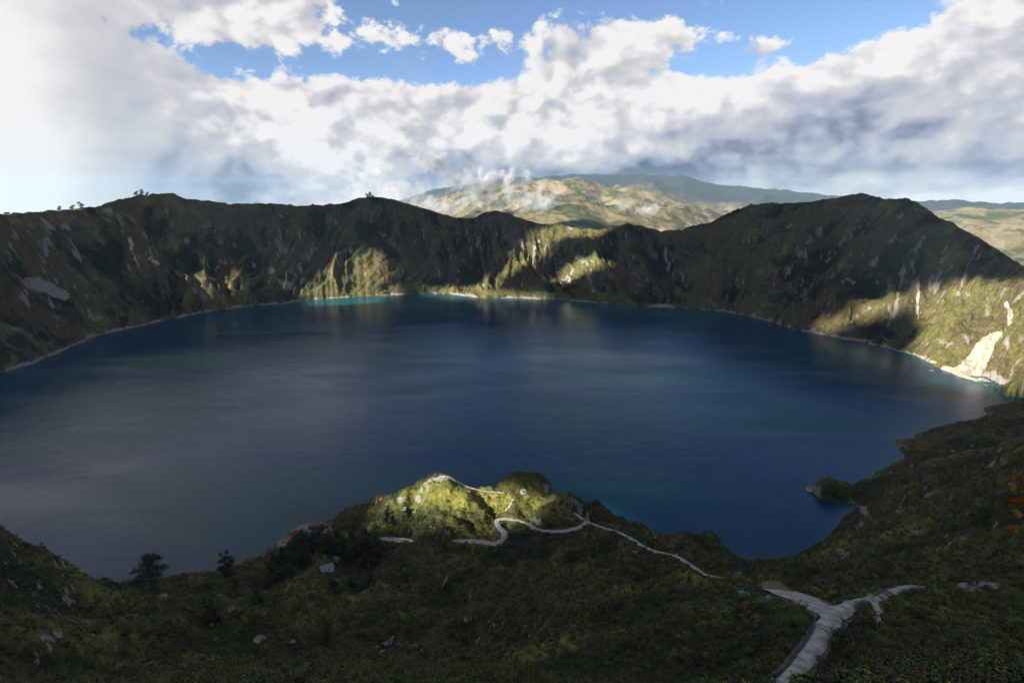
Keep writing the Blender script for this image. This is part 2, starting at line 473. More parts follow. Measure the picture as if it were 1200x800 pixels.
def terrain(a, r):
    """height of the ground at azimuth a (radians from +Y towards +X) and distance r, with masks"""
    X = r * np.sin(a); Y = r * np.cos(a)
    lr = np.log(r)
    inside = (np.abs(a) < 1.1)
    # ---- far crater wall
    rs = np.interp(a, _fs_az, _fs_r)
    rs = rs + 9 * gnoise(a * 60, a * 0 + 2.2, 5) + 4 * gnoise(a * 170, a * 0 + 5.2, 6)
    run = np.interp(a, _run_az, _run_r)
    rr = rs + run
    zc = CAM_H - rr * np.interp(a, _cr_az, _cr_t)
    t = (r - rs) / run
    tc = np.clip(t, 0, 1)
    prof = 0.62 * tc + 0.38 * tc ** 2.2
    fz = zc * prof
    # spurs and gullies running down the wall, slanting a little
    u = a * 2050.0
    sl = (r - rs)
    wx = 60 * fbm(X / 420, Y / 420, 3, 41)
    right = sstep(0.28, 0.48, a)
    uu = u + wx + sl * (0.28 * np.sin(a * 7.0 + 0.6)) * (1 - right) - sl * 0.55 * right
    big = ridged(uu / 330.0, sl / 900.0, 2, 71) - 0.55
    mid = ridged(uu / 120.0, sl / 420.0, 3, 73) - 0.55
    fine = ridged(uu / 38.0, sl / 120.0, 3, 79) - 0.55
    crag = ridged(X / 55.0, Y / 55.0, 4, 83) - 0.55
    env = np.clip(np.sin(np.pi * np.clip(tc, 0, 1) ** 0.8), 0, 1)
    env2 = sstep(0.0, 0.12, tc) * (1 - 0.8 * sstep(0.86, 1.0, tc))
    gl = (big * 92 + mid * 62) * env + (fine * 24 + crag * 15) * env2
    smooth_left = sstep(-0.52, -0.66, a)
    gl *= 1 - 0.45 * smooth_left
    fz = fz + gl
    fz = fz + 34 * sstep(px_tdep(1168, 462)[0], px_tdep(1200, 462)[0], a)
    # low cliff at the water
    fz = np.where(t > 0, fz + 5 * sstep(0.0, 0.02, t), t * run * 0.5)
    # crest roughness
    fz = fz + sstep(0.8, 1.0, t) * (6 * fbm(u / 30, sl / 60, 4, 91))
    # nothing on the wall stands above the crest line
    lim = CAM_H - r * np.interp(a, _cr_az, _cr_t) + 2.5 * gnoise(u / 26, a * 0, 93) + 2.0 * gnoise(u / 9, a * 0, 95)
    kq = 18.0
    hq = np.clip(0.5 + 0.5 * (lim - fz) / kq, 0, 1)
    soft_l = lim * (1 - hq) + fz * hq - kq * hq * (1 - hq) * 0.5
    fz = soft_l
    # ---- outside the rim
    tf = smooth_interp(a, _fr_az, _fr_t); tb = smooth_interp(a, _bk_az, _bk_t, 0.006)
    over = r - rr
    zdown = zc - over * 0.42
    k = np.log(r)
    kn = [math.log(v) for v in (3200, 4700, 7600, 9200, 14500, 19500)]
    td = [tf * 0 + 0.085, tf + 0.045, tf, tf + 0.012, tb, tb + 0.02]
    to = td[0]
    for i in range(5):
        w = np.clip((k - kn[i]) / (kn[i + 1] - kn[i]), 0, 1)
        w = w * w * (3 - 2 * w)
        to = to + (td[i + 1] - td[i]) * w
    zo = CAM_H - r * to
    hn = ridged(X / 2100, Y / 2100, 5, 101) - 0.6
    hn2 = fbm(X / 480, Y / 480, 4, 107)
    dome = np.exp(-((k - kn[2]) / 0.09) ** 2)
    zo = zo + (hn * 330 + hn2 * 48) * sstep(3000, 5200, r) * (1 - dome * 0.62) * (1 - 0.45 * sstep(10500, 14000, r))
    blend = sstep(3000, 4600, r)
    zout = np.where(r < 3000, zdown, zdown * (1 - blend) + zo * blend)
    zout = np.where(r < 3000, np.maximum(zdown, 40), zout)
    zout = np.maximum(zdown, zo * sstep(2600, 3400, r) + 40 * (1 - sstep(2600, 3400, r))) * (1 - blend) + zo * blend
    f_all = np.where(t >= 1.0, zout + np.where(t >= 1, 6 * fbm(u / 30, sl / 60, 4, 91), 0) * np.exp(-np.maximum(over, 0) / 120), fz)
    ext = sstep(0.80, 0.98, np.abs(a))
    f_all = f_all * (1 - ext) + np.where(r > 2600, zo, -60) * ext
    # ---- near slopes
    z = f_all.copy()
    nr = r < 1500
    if nr.any():
        an, ln = np.clip(a[nr], -0.98, 0.98), lr[nr]
        rn = r[nr]; Xn = X[nr]; Yn = Y[nr]
        nz = CAM_H - rn * near_tdep(an, ln)
        nz = np.where(rn > 1250, nz - (rn - 1250) * 0.5, nz)
        g1 = ridged((Xn + 0.35 * Yn) / 95.0, (Yn - 0.2 * Xn) / 150.0, 4, 131) - 0.6
        g2 = fbm(Xn / 34.0, Yn / 34.0, 5, 137)
        g3 = ridged(Xn / 13.0, Yn / 13.0, 3, 139) - 0.6
        amp = sstep(25, 260, rn)
        sh = sstep(-4, 30, nz)
        gdn = (g1 * 24 * amp + g2 * 6.5 * (0.25 + 0.75 * amp) + g3 * 3.2 * (0.15 + 0.85 * amp)) * (0.15 + 0.85 * sh)
        # keep the crest of the promontory and the shelf by the landing smooth
        nz = nz + gdn * sstep(20, 60, rn)
        # behind the camera the rim goes on as a rounded shoulder
        back = sstep(1.0, 1.5, np.abs(a[nr]))
        zb = 347.5 - 0.05 * rn - 0.0002 * rn ** 2 + 3 * g2
        nz = nz * (1 - back) + zb * back
        m = f_all[nr]
        kk = 6.0
        hh = np.clip(0.5 + 0.5 * (nz - m) / kk, 0, 1)
        mx = m * (1 - hh) + nz * hh + kk * hh * (1 - hh) * 0.5
        bk = sstep(1.2, 1.5, np.abs(a[nr]))
        z[nr] = np.where((rn < 1250), mx, np.maximum(nz, m)) * (1 - bk) + np.maximum(nz, m) * bk
    z = np.maximum(z, -45)
    masks = dict(u=uu, sl=sl, t=t, mid=mid, fine=fine, crag=crag, big=big, rs=rs, far=(r > rs - 5) & (t > -0.02) & (t < 1.4))
    return z, masks


# ---- the polar sheet: fine where the photograph looks, coarse all round behind
AZ_D = 0.90
az_dense = np.linspace(-AZ_D, AZ_D, 960)
az_c = np.linspace(AZ_D, 2 * math.pi - AZ_D, 72)[1:-1]
AZ = np.concatenate([az_dense, az_c])
AZW = np.where(AZ > math.pi, AZ - 2 * math.pi, AZ)
RAD = np.concatenate([np.geomspace(0.6, 30, 36, endpoint=False), np.geomspace(30, 700, 520, endpoint=False), np.linspace(700, 960, 40, endpoint=False),
                      np.linspace(960, 3100, 450, endpoint=False), np.geomspace(3100, 19000, 170)])
NA, NR = len(AZ), len(RAD)
ND = len(az_dense)
LRAD = np.log(RAD)
GA, GR = np.meshgrid(AZW, RAD)          # rows: distance, columns: azimuth
Z, MK = terrain(GA, GR)
GX, GY = GR * np.sin(GA), GR * np.cos(GA)


def ground(x, y, grid=None):
    """bilinear height of the sheet at world x, y (dense sector only)"""
    g = Z if grid is None else grid
    x = np.asarray(x, float); y = np.asarray(y, float)
    r = np.maximum(np.hypot(x, y), 0.7); a = np.arctan2(x, y)
    fi = np.interp(np.log(r), LRAD, np.arange(NR))
    fj = np.clip((a + AZ_D) / (2 * AZ_D) * (ND - 1), 0, ND - 1.001)
    i = np.clip(fi.astype(int), 0, NR - 2); j = np.clip(fj.astype(int), 0, ND - 2)
    u = fi - i; v = fj - j
    return (g[i, j] * (1 - u) + g[i + 1, j] * u) * (1 - v) + (g[i, j + 1] * (1 - u) + g[i + 1, j + 1] * u) * v


def pick(px, py, dist=None, water=True, rmin=22.0, rmax=9000.0):
    """the point of the ground (or lake) seen at a pixel of the photograph"""
    d = px_dir(px, py)
    a = math.atan2(d[0], d[1]); t = -d[2] / math.hypot(d[0], d[1])
    if dist is not None:
        return np.array([dist * math.sin(a), dist * math.cos(a), CAM_H - dist * t])
    rs = np.geomspace(rmin, rmax, 7000)
    zs = CAM_H - rs * t
    g = ground(rs * math.sin(a), rs * math.cos(a))
    if water:
        g = np.maximum(g, 0.0)
    hit = np.nonzero(g >= zs)[0]
    if len(hit) == 0:
        r = rs[-1]
    else:
        i = hit[0]
        if i == 0:
            r = rs[0]
        else:
            e0 = zs[i - 1] - g[i - 1]; e1 = zs[i] - g[i]
            r = rs[i - 1] + (rs[i] - rs[i - 1]) * e0 / max(e0 - e1, 1e-9)
    x, y = r * math.sin(a), r * math.cos(a)
    return np.array([x, y, float(ground(x, y))])


def resample(P, step):
    P = np.asarray(P, float)
    # Catmull-Rom, then even steps
    Q = np.vstack([2 * P[0] - P[1], P, 2 * P[-1] - P[-2]])
    out = []
    for i in range(1, len(Q) - 2):
        for s in np.linspace(0, 1, 24, endpoint=False):
            p0, p1, p2, p3 = Q[i - 1], Q[i], Q[i + 1], Q[i + 2]
            out.append(0.5 * ((2 * p1) + (-p0 + p2) * s + (2 * p0 - 5 * p1 + 4 * p2 - p3) * s * s + (-p0 + 3 * p1 - 3 * p2 + p3) * s ** 3))
    out.append(P[-1])
    out = np.array(out)
    L = np.concatenate([[0], np.cumsum(np.linalg.norm(np.diff(out[:, :2], axis=0), axis=1))])
    n = max(int(L[-1] / step), 2)
    s = np.linspace(0, L[-1], n + 1)
    return np.stack([np.interp(s, L, out[:, k]) for k in range(out.shape[1])], 1)


# ------------------------------------------------------------------ paths: bench them into the slope
PATHS = [  # label-free name, pixels, half widths (m) at the ends
    ('path', [(905, 815, 47), (925, 795, 52), (943, 772, 58), (956, 752, 63.5), (966, 735, 70), (979, 719, 79), (1004, 706, 89), (1026, 699, 98), (1048, 691, 110), (1066, 687, 120), (1086, 688, 126)], (1.1, 1.05, 0.98, 0.95, 1.05, 1.3, 0.95, 0.85, 0.75, 0.55, 0.2)),
    ('path', [(909, 688, 118), (922, 692, 110), (940, 701, 98), (956, 711, 87), (974, 722, 77)], (2.2, 4.0, 4.4, 3.2, 1.6)),
    ('path', [(1022, 701, 97), (1028, 712, 89), (1031, 728, 80)], (0.7, 0.5, 0.15)),
    ('path', [(880, 708, 93), (896, 704, 98), (912, 696, 106)], (0.2, 1.1, 1.5)),
    ('path', [(672, 600, 448), (688, 611, 424), (705, 617, 397), (721, 622, 372), (738, 630, 344), (754, 640, 320), (766, 645, 308), (778, 648, 300), (788, 650, 293), (796, 653, 285), (810, 662, 266), (823, 671, 248), (835, 675, 241), (848, 677, 237)], (1.1, 1.4, 1.5, 1.5, 1.6, 1.7, 1.7, 1.6, 1.3, 1.3, 1.2, 1.1, 1.0, .7)),
    ('path', [(688, 611, 424), (679, 617, 416), (657, 622, 414), (631, 620, 424), (614, 612, 452), (599, 608, 462), (584, 609, 464), (583, 616, 449), (591, 624, 434), (589, 632, 421), (578, 636, 415), (560, 634, 424), (530, 633, 431)], (1.9, 2.1, 2.2, 2.1, 1.9, 1.8, 2.0, 2.4, 2.6, 2.8, 3.0, 3.0, 1.8)),
    ('path', [(444, 630, 450), (462, 632, 446), (476, 633, 440), (486, 635, 434)], (1.2, 3.2, 3.2, 1.6)),
    ('path', [(497, 566, 521), (512, 560, 521), (525, 557, 520), (536, 565, 518), (551, 571, 515), (569, 575, 512), (592, 577, 511)], (0.9, 1.5, 2.6, 1.4, 1.2, 1.2, 0.9)),
    ('path', [(602, 584), (597, 591), (592, 598)], (0.7, 0.8, 0.6)),
]
path_lines = []
near_rows = RAD < 760
ni = int(near_rows.sum())
pathmask = np.zeros_like(Z)
for name, px, hw in PATHS:
    w = np.array([pick(*p) for p in px])
    w = np.column_stack([w, hw])
    L = resample(w, 1.2)
    for _ in range(30):
        L[1:-1, 2] = 0.25 * L[:-2, 2] + 0.5 * L[1:-1, 2] + 0.25 * L[2:, 2]
    path_lines.append((name, L))
for wide in (True, False):            # first swing the slope broadly to meet the path, then bench the path in
    for name, L in path_lines:
        pad = 50 if wide else 12
        lo = L[:, :2].min(0) - pad; hi = L[:, :2].max(0) + pad
        sel = (GX[:ni, :ND] > lo[0]) & (GX[:ni, :ND] < hi[0]) & (GY[:ni, :ND] > lo[1]) & (GY[:ni, :ND] < hi[1])
        ii, jj = np.nonzero(sel)
        P = np.stack([GX[ii, jj], GY[ii, jj]], 1)
        K = L[::4] if wide else L
        delta = K[:, 2] - ground(K[:, 0], K[:, 1])
        rad = 9.0 + 0.035 * np.hypot(K[:, 0], K[:, 1])
        for c0 in range(0, len(P), 20000):
            Pc = P[c0:c0 + 20000]
            d2 = (Pc[:, None, 0] - K[None, :, 0]) ** 2 + (Pc[:, None, 1] - K[None, :, 1]) ** 2
            a_, b_ = ii[c0:c0 + 20000], jj[c0:c0 + 20000]
            if wide:
                w = np.exp(-d2 / (rad[None] ** 2)) + 1e-12
                dl = (w * delta[None]).sum(1) / w.sum(1)
                Z[a_, b_] += dl * w.max(1)
                continue
            k = d2.argmin(1)
            d = np.sqrt(d2[np.arange(len(k)), k])
            h = L[k, 3]
            wgt = 1 - sstep(h + 0.8, h * 2.0 + 3.0, d)
            Z[a_, b_] = Z[a_, b_] * (1 - wgt) + (L[k, 2] - 0.25) * wgt
            pathmask[a_, b_] = np.maximum(pathmask[a_, b_], 1 - sstep(h + 0.1, h + 0.9, d))

# the slope in front of a visible path is hollow, not humped: take down whatever stands above it
LOWER = np.zeros_like(Z)
for name, L in path_lines:
    la = np.arctan2(L[:, 0], L[:, 1]); lr_ = np.hypot(L[:, 0], L[:, 1]); lt = (CAM_H - L[:, 2]) / lr_
    for a0, r0, t0 in zip(la, lr_, lt):
        jc = int(round((a0 + AZ_D) / (2 * AZ_D) * (ND - 1)))
        i1 = int(np.searchsorted(RAD, r0 - 0.6)); i0 = int(np.searchsorted(RAD, r0 * 0.45))
        rr_ = RAD[i0:i1]
        lim = CAM_H - rr_ * t0 - np.minimum(1.6, 0.25 + (r0 - rr_) * 0.12)
        for j in (jc - 1, jc, jc + 1):
            dz_ = np.minimum(lim - Z[i0:i1, j], 0)
            LOWER[i0:i1, j] = np.minimum(LOWER[i0:i1, j], dz_)
sub = LOWER[:ni, :ND].copy()
bl = sub.copy()
for k in range(14):
    bl = (bl + np.roll(bl, 1, 1) + np.roll(bl, -1, 1)) / 3
    bl = (bl + np.roll(bl, 1, 0) + np.roll(bl, -1, 0)) / 3
Z[:ni, :ND] += np.minimum(sub, 1.15 * bl) * (1 - pathmask[:ni, :ND])

# ------------------------------------------------------------------ ground masks (what grows or lies where)
row_d = np.gradient(Z, axis=0) / np.gradient(GR, axis=0)
col_d = np.gradient(Z, axis=1) / np.maximum(np.gradient(GA, axis=1) * GR, 1e-3)
col_d[:, ND - 1:] = 0
SLOPE = np.sqrt(row_d ** 2 + col_d ** 2)


def project(x, y, z):
    dz = z - CAM_H
    zc = y * CP - dz * SP
    yc = y * SP + dz * CP
    zc = np.where(zc > 1e-3, zc, 1e-3)
    return 600 + F_PX * x / zc, 400 - F_PX * yc / zc


far = MK['far']
PX, PY = project(GX, GY, Z)
rock = np.zeros_like(Z)
pale = np.zeros_like(Z)     # bright sand: landslide scar, beach
t = MK['t']
rn1 = fbm(GX / 26, GY / 26, 4, 211)
rn2 = fbm(GX / 9, GY / 9, 3, 217)
rn3 = fbm(GX / 120, GY / 120, 3, 219)
rock += np.where(far, 0.6 * sstep(1.35, 2.3, SLOPE + 0.35 * rn1 + 0.25 * rn3), 0) * (0.35 + 0.65 * sstep(-0.1, 0.5, rn1 + 0.5 * rn2))
rock += np.where((GR < 1250) & ~far, 0.6 * sstep(1.5, 2.1, SLOPE + 0.3 * rn2), 0)
STREAKS = [  # pale bare streaks on the far walls, in pixels: points, half width, strength
    ([(1180, 357), (1184, 367), (1182, 383)], 3.0, 1.0), ([(1077, 333), (1075, 353), (1076, 373)], 1.7, 0.9), ([(1147, 288), (1133, 313), (1123, 345)], 1.8, 0.6),
    ([(1083, 277), (1073, 294)], 2.5, 0.55), ([(1060, 316), (1052, 345), (1050, 362), (1040, 383)], 1.8, 0.6), ([(986, 331), (992, 326), (1000, 331)], 2.0, 0.7), ([(1048, 276), (1053, 283)], 3.0, 0.5),
    ([(970, 322), (933, 350), (913, 375)], 2.2, 0.38), ([(1157, 348), (1156, 368)], 2.5, 0.45), ([(1020, 360), (1005, 372)], 2.0, 0.5), ([(33, 331), (60, 338), (75, 346)], 9.0, 0.62), ([(53, 280), (54, 299)], 4.0, 0.5),
    ([(50, 258), (62, 268)], 4.0, 0.6), ([(152, 281), (156, 296), (163, 311)], 2.2, 0.9), ([(174, 303), (184, 308)], 2.4, 0.8), ([(228, 338), (240, 348)], 6.0, 0.42), ([(176, 344), (187, 352)], 5.0, 0.35),
    ([(325, 281), (331, 295)], 3.0, 0.5), ([(366, 287), (371, 294)], 3.0, 0.4), ([(327, 330), (340, 335)], 3.5, 0.7), ([(290, 328), (292, 334)], 2, 0.5), ([(104, 363), (108, 376), (118, 372)], 3.0, 0.5), ([(200, 323), (207, 329)], 2, 0.4),
    ([(610, 282), (614, 292)], 2.6, 0.8), ([(627, 290), (629, 298)], 2.2, 0.9), ([(668, 262), (669, 278)], 1.8, 0.7), ([(590, 270), (586, 300)], 1.5, 0.4), ([(598, 280), (596, 308)], 1.3, 0.35), ([(604, 262), (603, 280)], 1.5, 0.35), ([(690, 322), (695, 341)], 2.0, 0.6),
    ([(680, 306), (695, 306)], 2.5, 0.55), ([(735, 300), (737, 318)], 2.0, 0.35), ([(705, 318), (720, 322)], 3.0, 0.3), ([(770, 295), (780, 300)], 3.0, 0.3), ([(515, 305), (517, 318)], 2, 0.35), ([(820, 285), (830, 290)], 3, 0.3), ([(833, 270), (835, 300)], 2, 0.25), ([(500, 300), (498, 314)], 2, 0.3), ([(648, 330), (654, 338)], 2, 0.35), ([(860, 255), (850, 275)], 2, 0.25), ([(930, 262), (925, 280)], 2, 0.25), ([(807, 340), (803, 358)], 2, 0.3), ([(830, 350), (838, 358)], 3, 0.4), ([(1005, 255), (1010, 262)], 2, .3), ([(905, 300), (900, 318)], 2, .22), ([(1030, 297), (1023, 315)], 2, .3),
    ([(1100, 398), (1112, 404)], 3.0, 0.5), ([(1128, 392), (1140, 397)], 2.5, 0.5), ([(1062, 414), (1095, 424)], 2.6, 0.8), ([(10, 256), (25, 262)], 3.5, .45), ([(107, 349), (120, 356)], 3, .3), ([(140, 361), (150, 366)], 3, .3),
]


def seg_dist(px, py, pts):
    best = np.full(px.shape, 1e9)
    for (x0, y0), (x1, y1) in zip(pts[:-1], pts[1:]):
        dx, dy = x1 - x0, y1 - y0
        s = np.clip(((px - x0) * dx + (py - y0) * dy) / (dx * dx + dy * dy + 1e-9), 0, 1)
        best = np.minimum(best, np.hypot(px - x0 - s * dx, py - y0 - s * dy))
    return best


def poly_in(px, py, pts):
    ins = np.zeros(px.shape, bool)
    n = len(pts)
    for i in range(n):
        x0, y0 = pts[i]; x1, y1 = pts[(i + 1) % n]
        c = ((y0 > py) != (y1 > py)) & (px < (x1 - x0) * (py - y0) / (y1 - y0 + 1e-12) + x0)
        ins ^= c
    return ins


fi_, fj_ = np.nonzero(far & (np.abs(GA) < 0.89))
fx, fy = PX[fi_, fj_], PY[fi_, fj_]
acc_r = np.zeros(len(fx)); acc_p = np.zeros(len(fx))
jit = 2.2 * rn1[fi_, fj_] + 1.6 * rn2[fi_, fj_]
for pts, hw, st in STREAKS:
    arr = np.array(pts)
    near = (fx > arr[:, 0].min() - 25) & (fx < arr[:, 0].max() + 25) & (fy > arr[:, 1].min() - 25) & (fy < arr[:, 1].max() + 25)
    d = seg_dist(fx[near], fy[near], pts) + jit[near]
    acc_r[near] = np.maximum(acc_r[near], st * (1 - sstep(hw * 0.5, hw * 1.15, d)))
    if st > 0.72:
        acc_p[near] = np.maximum(acc_p[near], (1 - sstep(hw * 0.4, hw * 1.0, d)))
SCAR = [(1183, 381), (1178, 386), (1155, 392), (1147, 399), (1137, 413), (1127, 424), (1118, 431), (1104, 428), (1101, 434), (1118, 441), (1134, 446), (1150, 447), (1152, 436), (1160, 420), (1166, 404), (1174, 393)]
near = (fx > 1090) & (fx < 1195) & (fy > 370) & (fy < 460)
ds = seg_dist(fx[near], fy[near], SCAR + [SCAR[0]]) * np.where(poly_in(fx[near], fy[near], SCAR), -1, 1) + 0.6 * jit[near]
acc_p[near] = np.maximum(acc_p[near], 1 - sstep(-1.2, 1.0, ds))
rock[fi_, fj_] = np.maximum(rock[fi_, fj_], acc_r)
pale[fi_, fj_] = acc_p
# pale band of bare rock just above the water all round the lake
hband = 3.5 + 3.0 * rn3 + 2.5 * rn1
band = sstep(hband + 3, hband, Z) * sstep(-6, -1, Z) * np.where(far, 1, 0.45)
band = np.where((GR < 2700) & (GA < px_tdep(1172, 462)[0]), band, 0) * sstep(-0.75, 0.25, rn3 + 0.6 * rn1)
rock = np.maximum(rock, band * 0.8)
# bright sand round the scar's foot
dry = np.clip(0.5 + 0.7 * rn3 + 0.3 * rn1, 0, 1)
lush = np.clip(0.45 + 0.8 * fbm(GX / 60 + 9, GY / 60, 4, 223), 0, 1)
# near-side colour features: brown terraces, fields
near_m = (GR < 1250) & ~far
for (cx, cy, sx, sy, am) in [(600, 712, 130, 22, 0.9), (450, 670, 34, 22, 0.75), (1090, 520, 34, 10, 0.9), (790, 632, 45, 9, 0.9), (1085, 560, 50, 26, 0.75), (1180, 560, 60, 20, 0.6), (1020, 655, 70, 8, 0.6), (230, 680, 30, 8, .6), (880, 705, 18, 8, .9), (560, 622, 30, 6, .7), (615, 562, 30, 10, 0.8), (270, 690, 40, 10, 0.5)]:
    dry = np.where(near_m, np.maximum(dry, am * np.exp(-((PX - cx) / sx) ** 2 - ((PY - cy) / sy) ** 2)), dry)
promo_lit = np.where(near_m, np.exp(-((PX - 560) / 110) ** 2 - ((PY - 580) / 26) ** 2), 0)
lush = np.maximum(lush, 1.25 * promo_lit)  # promontory grass lightened in colour to strengthen its sunlit look
dry = np.where(near_m, dry * (1 - 0.6 * promo_lit), dry)
# crest path and bald top of the promontory
near_rock = np.zeros_like(Z)
for (cx, cy, sx, sy, am) in [(527, 558, 13, 3.5, 1.0), (365, 620, 26, 8, 0.9), (335, 636, 12, 7, 0.8), (510, 562, 10, 2.5, .7), (470, 585, 5, 4, .8), (490, 584, 4, 5, .8), (640, 572, 5, 8, 0.5), (1150, 687, 26, 6, 0.7), (1012, 597, 5, 5, .8), (985, 646, 5, 4, .7)]:
    near_rock = np.maximum(near_rock, np.where(near_m, am * np.exp(-((PX - cx) / sx) ** 4 - ((PY - cy) / sy) ** 4), 0))
rock = np.maximum(rock, near_rock)
hay = np.zeros_like(Z)     # paler grass painted on the walls' sun patches to strengthen the sunlight
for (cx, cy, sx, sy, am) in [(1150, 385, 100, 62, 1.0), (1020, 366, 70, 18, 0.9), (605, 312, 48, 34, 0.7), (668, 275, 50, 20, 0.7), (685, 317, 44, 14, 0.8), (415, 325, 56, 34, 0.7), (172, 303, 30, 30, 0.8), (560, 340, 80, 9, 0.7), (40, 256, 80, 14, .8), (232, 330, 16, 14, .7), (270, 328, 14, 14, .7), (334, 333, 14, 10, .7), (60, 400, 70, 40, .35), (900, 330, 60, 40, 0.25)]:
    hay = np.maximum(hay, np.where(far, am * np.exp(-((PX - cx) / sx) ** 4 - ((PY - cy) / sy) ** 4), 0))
outer = sstep(2900, 3600, GR)
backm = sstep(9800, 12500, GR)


def make_mesh(name, co, faces4, smooth=True, attrs=None):
    me = bpy.data.meshes.new(name)
    nv, nf = len(co), len(faces4)
    me.vertices.add(nv)
    me.vertices.foreach_set('co', np.ascontiguousarray(co, dtype=np.float32).ravel())
    me.loops.add(nf * 4)
    me.loops.foreach_set('vertex_index', np.ascontiguousarray(faces4, dtype=np.int32).ravel())
    me.polygons.add(nf)
    me.polygons.foreach_set('loop_start', np.arange(0, nf * 4, 4, dtype=np.int32))
    me.polygons.foreach_set('loop_total', np.full(nf, 4, dtype=np.int32))
    me.polygons.foreach_set('use_smooth', np.full(nf, smooth, dtype=bool))
    for k, v in (attrs or {}).items():
        at = me.attributes.new(k, 'FLOAT', 'POINT')
        at.data.foreach_set('value', np.ascontiguousarray(v, dtype=np.float32).ravel())
    me.update(calc_edges=True)
    me.validate()
    return me


def link(name, me, mats, parent=None, loc=None):
    o = bpy.data.objects.new(name, me)
    COL.objects.link(o)
    for m in (mats if isinstance(mats, (list, tuple)) else [mats]):
        if m.name not in [x.name for x in me.materials if x]:
            me.materials.append(m)
    if parent is not None:
        o.parent = parent
    if loc is not None:
        o.location = loc
    return o


def tag(o, label=None, cat=None, group=None, kind=None):
    if label: o['label'] = label
    if cat: o['category'] = cat
    if group: o['group'] = group
    if kind: o['kind'] = kind
    return o


# ------------------------------------------------------------------ materials
def new_mat(name):
    m = bpy.data.materials.new(name)
    m.use_nodes = True
    t = m.node_tree
    t.nodes.clear()
    N = NT(t)
    out = N.node('ShaderNodeOutputMaterial')
    b = N.node('ShaderNodeBsdfPrincipled')
    N.link(b.outputs[0], out.inputs[0])
    b.inputs['Specular IOR Level'].default_value = 0.2
    return m, N, b, out


def simple_mat(name, col, rough=0.8, var=0.25, scale=2.0, bump=0.0, trans=0.0):
    m, N, b, out = new_mat(name)
    tc = N.node('ShaderNodeTexCoord')
    n = N.noise(tc.outputs['Object'], scale, 5.0, 0.6)
    c0 = tuple(v * (1 - var) for v in col); c1 = tuple(min(v * (1 + var), 0.95) for v in col)
    N.link(N.mix(N.ss(n, 0.3, 0.7), c0, c1), b.inputs['Base Color'])
    b.inputs['Roughness'].default_value = rough
    if bump:
        bp = N.node('ShaderNodeBump')
        bp.inputs['Strength'].default_value = 0.6
        bp.inputs['Distance'].default_value = bump
        N.link(n, bp.inputs['Height'])
        N.link(bp.outputs[0], b.inputs['Normal'])
    return m


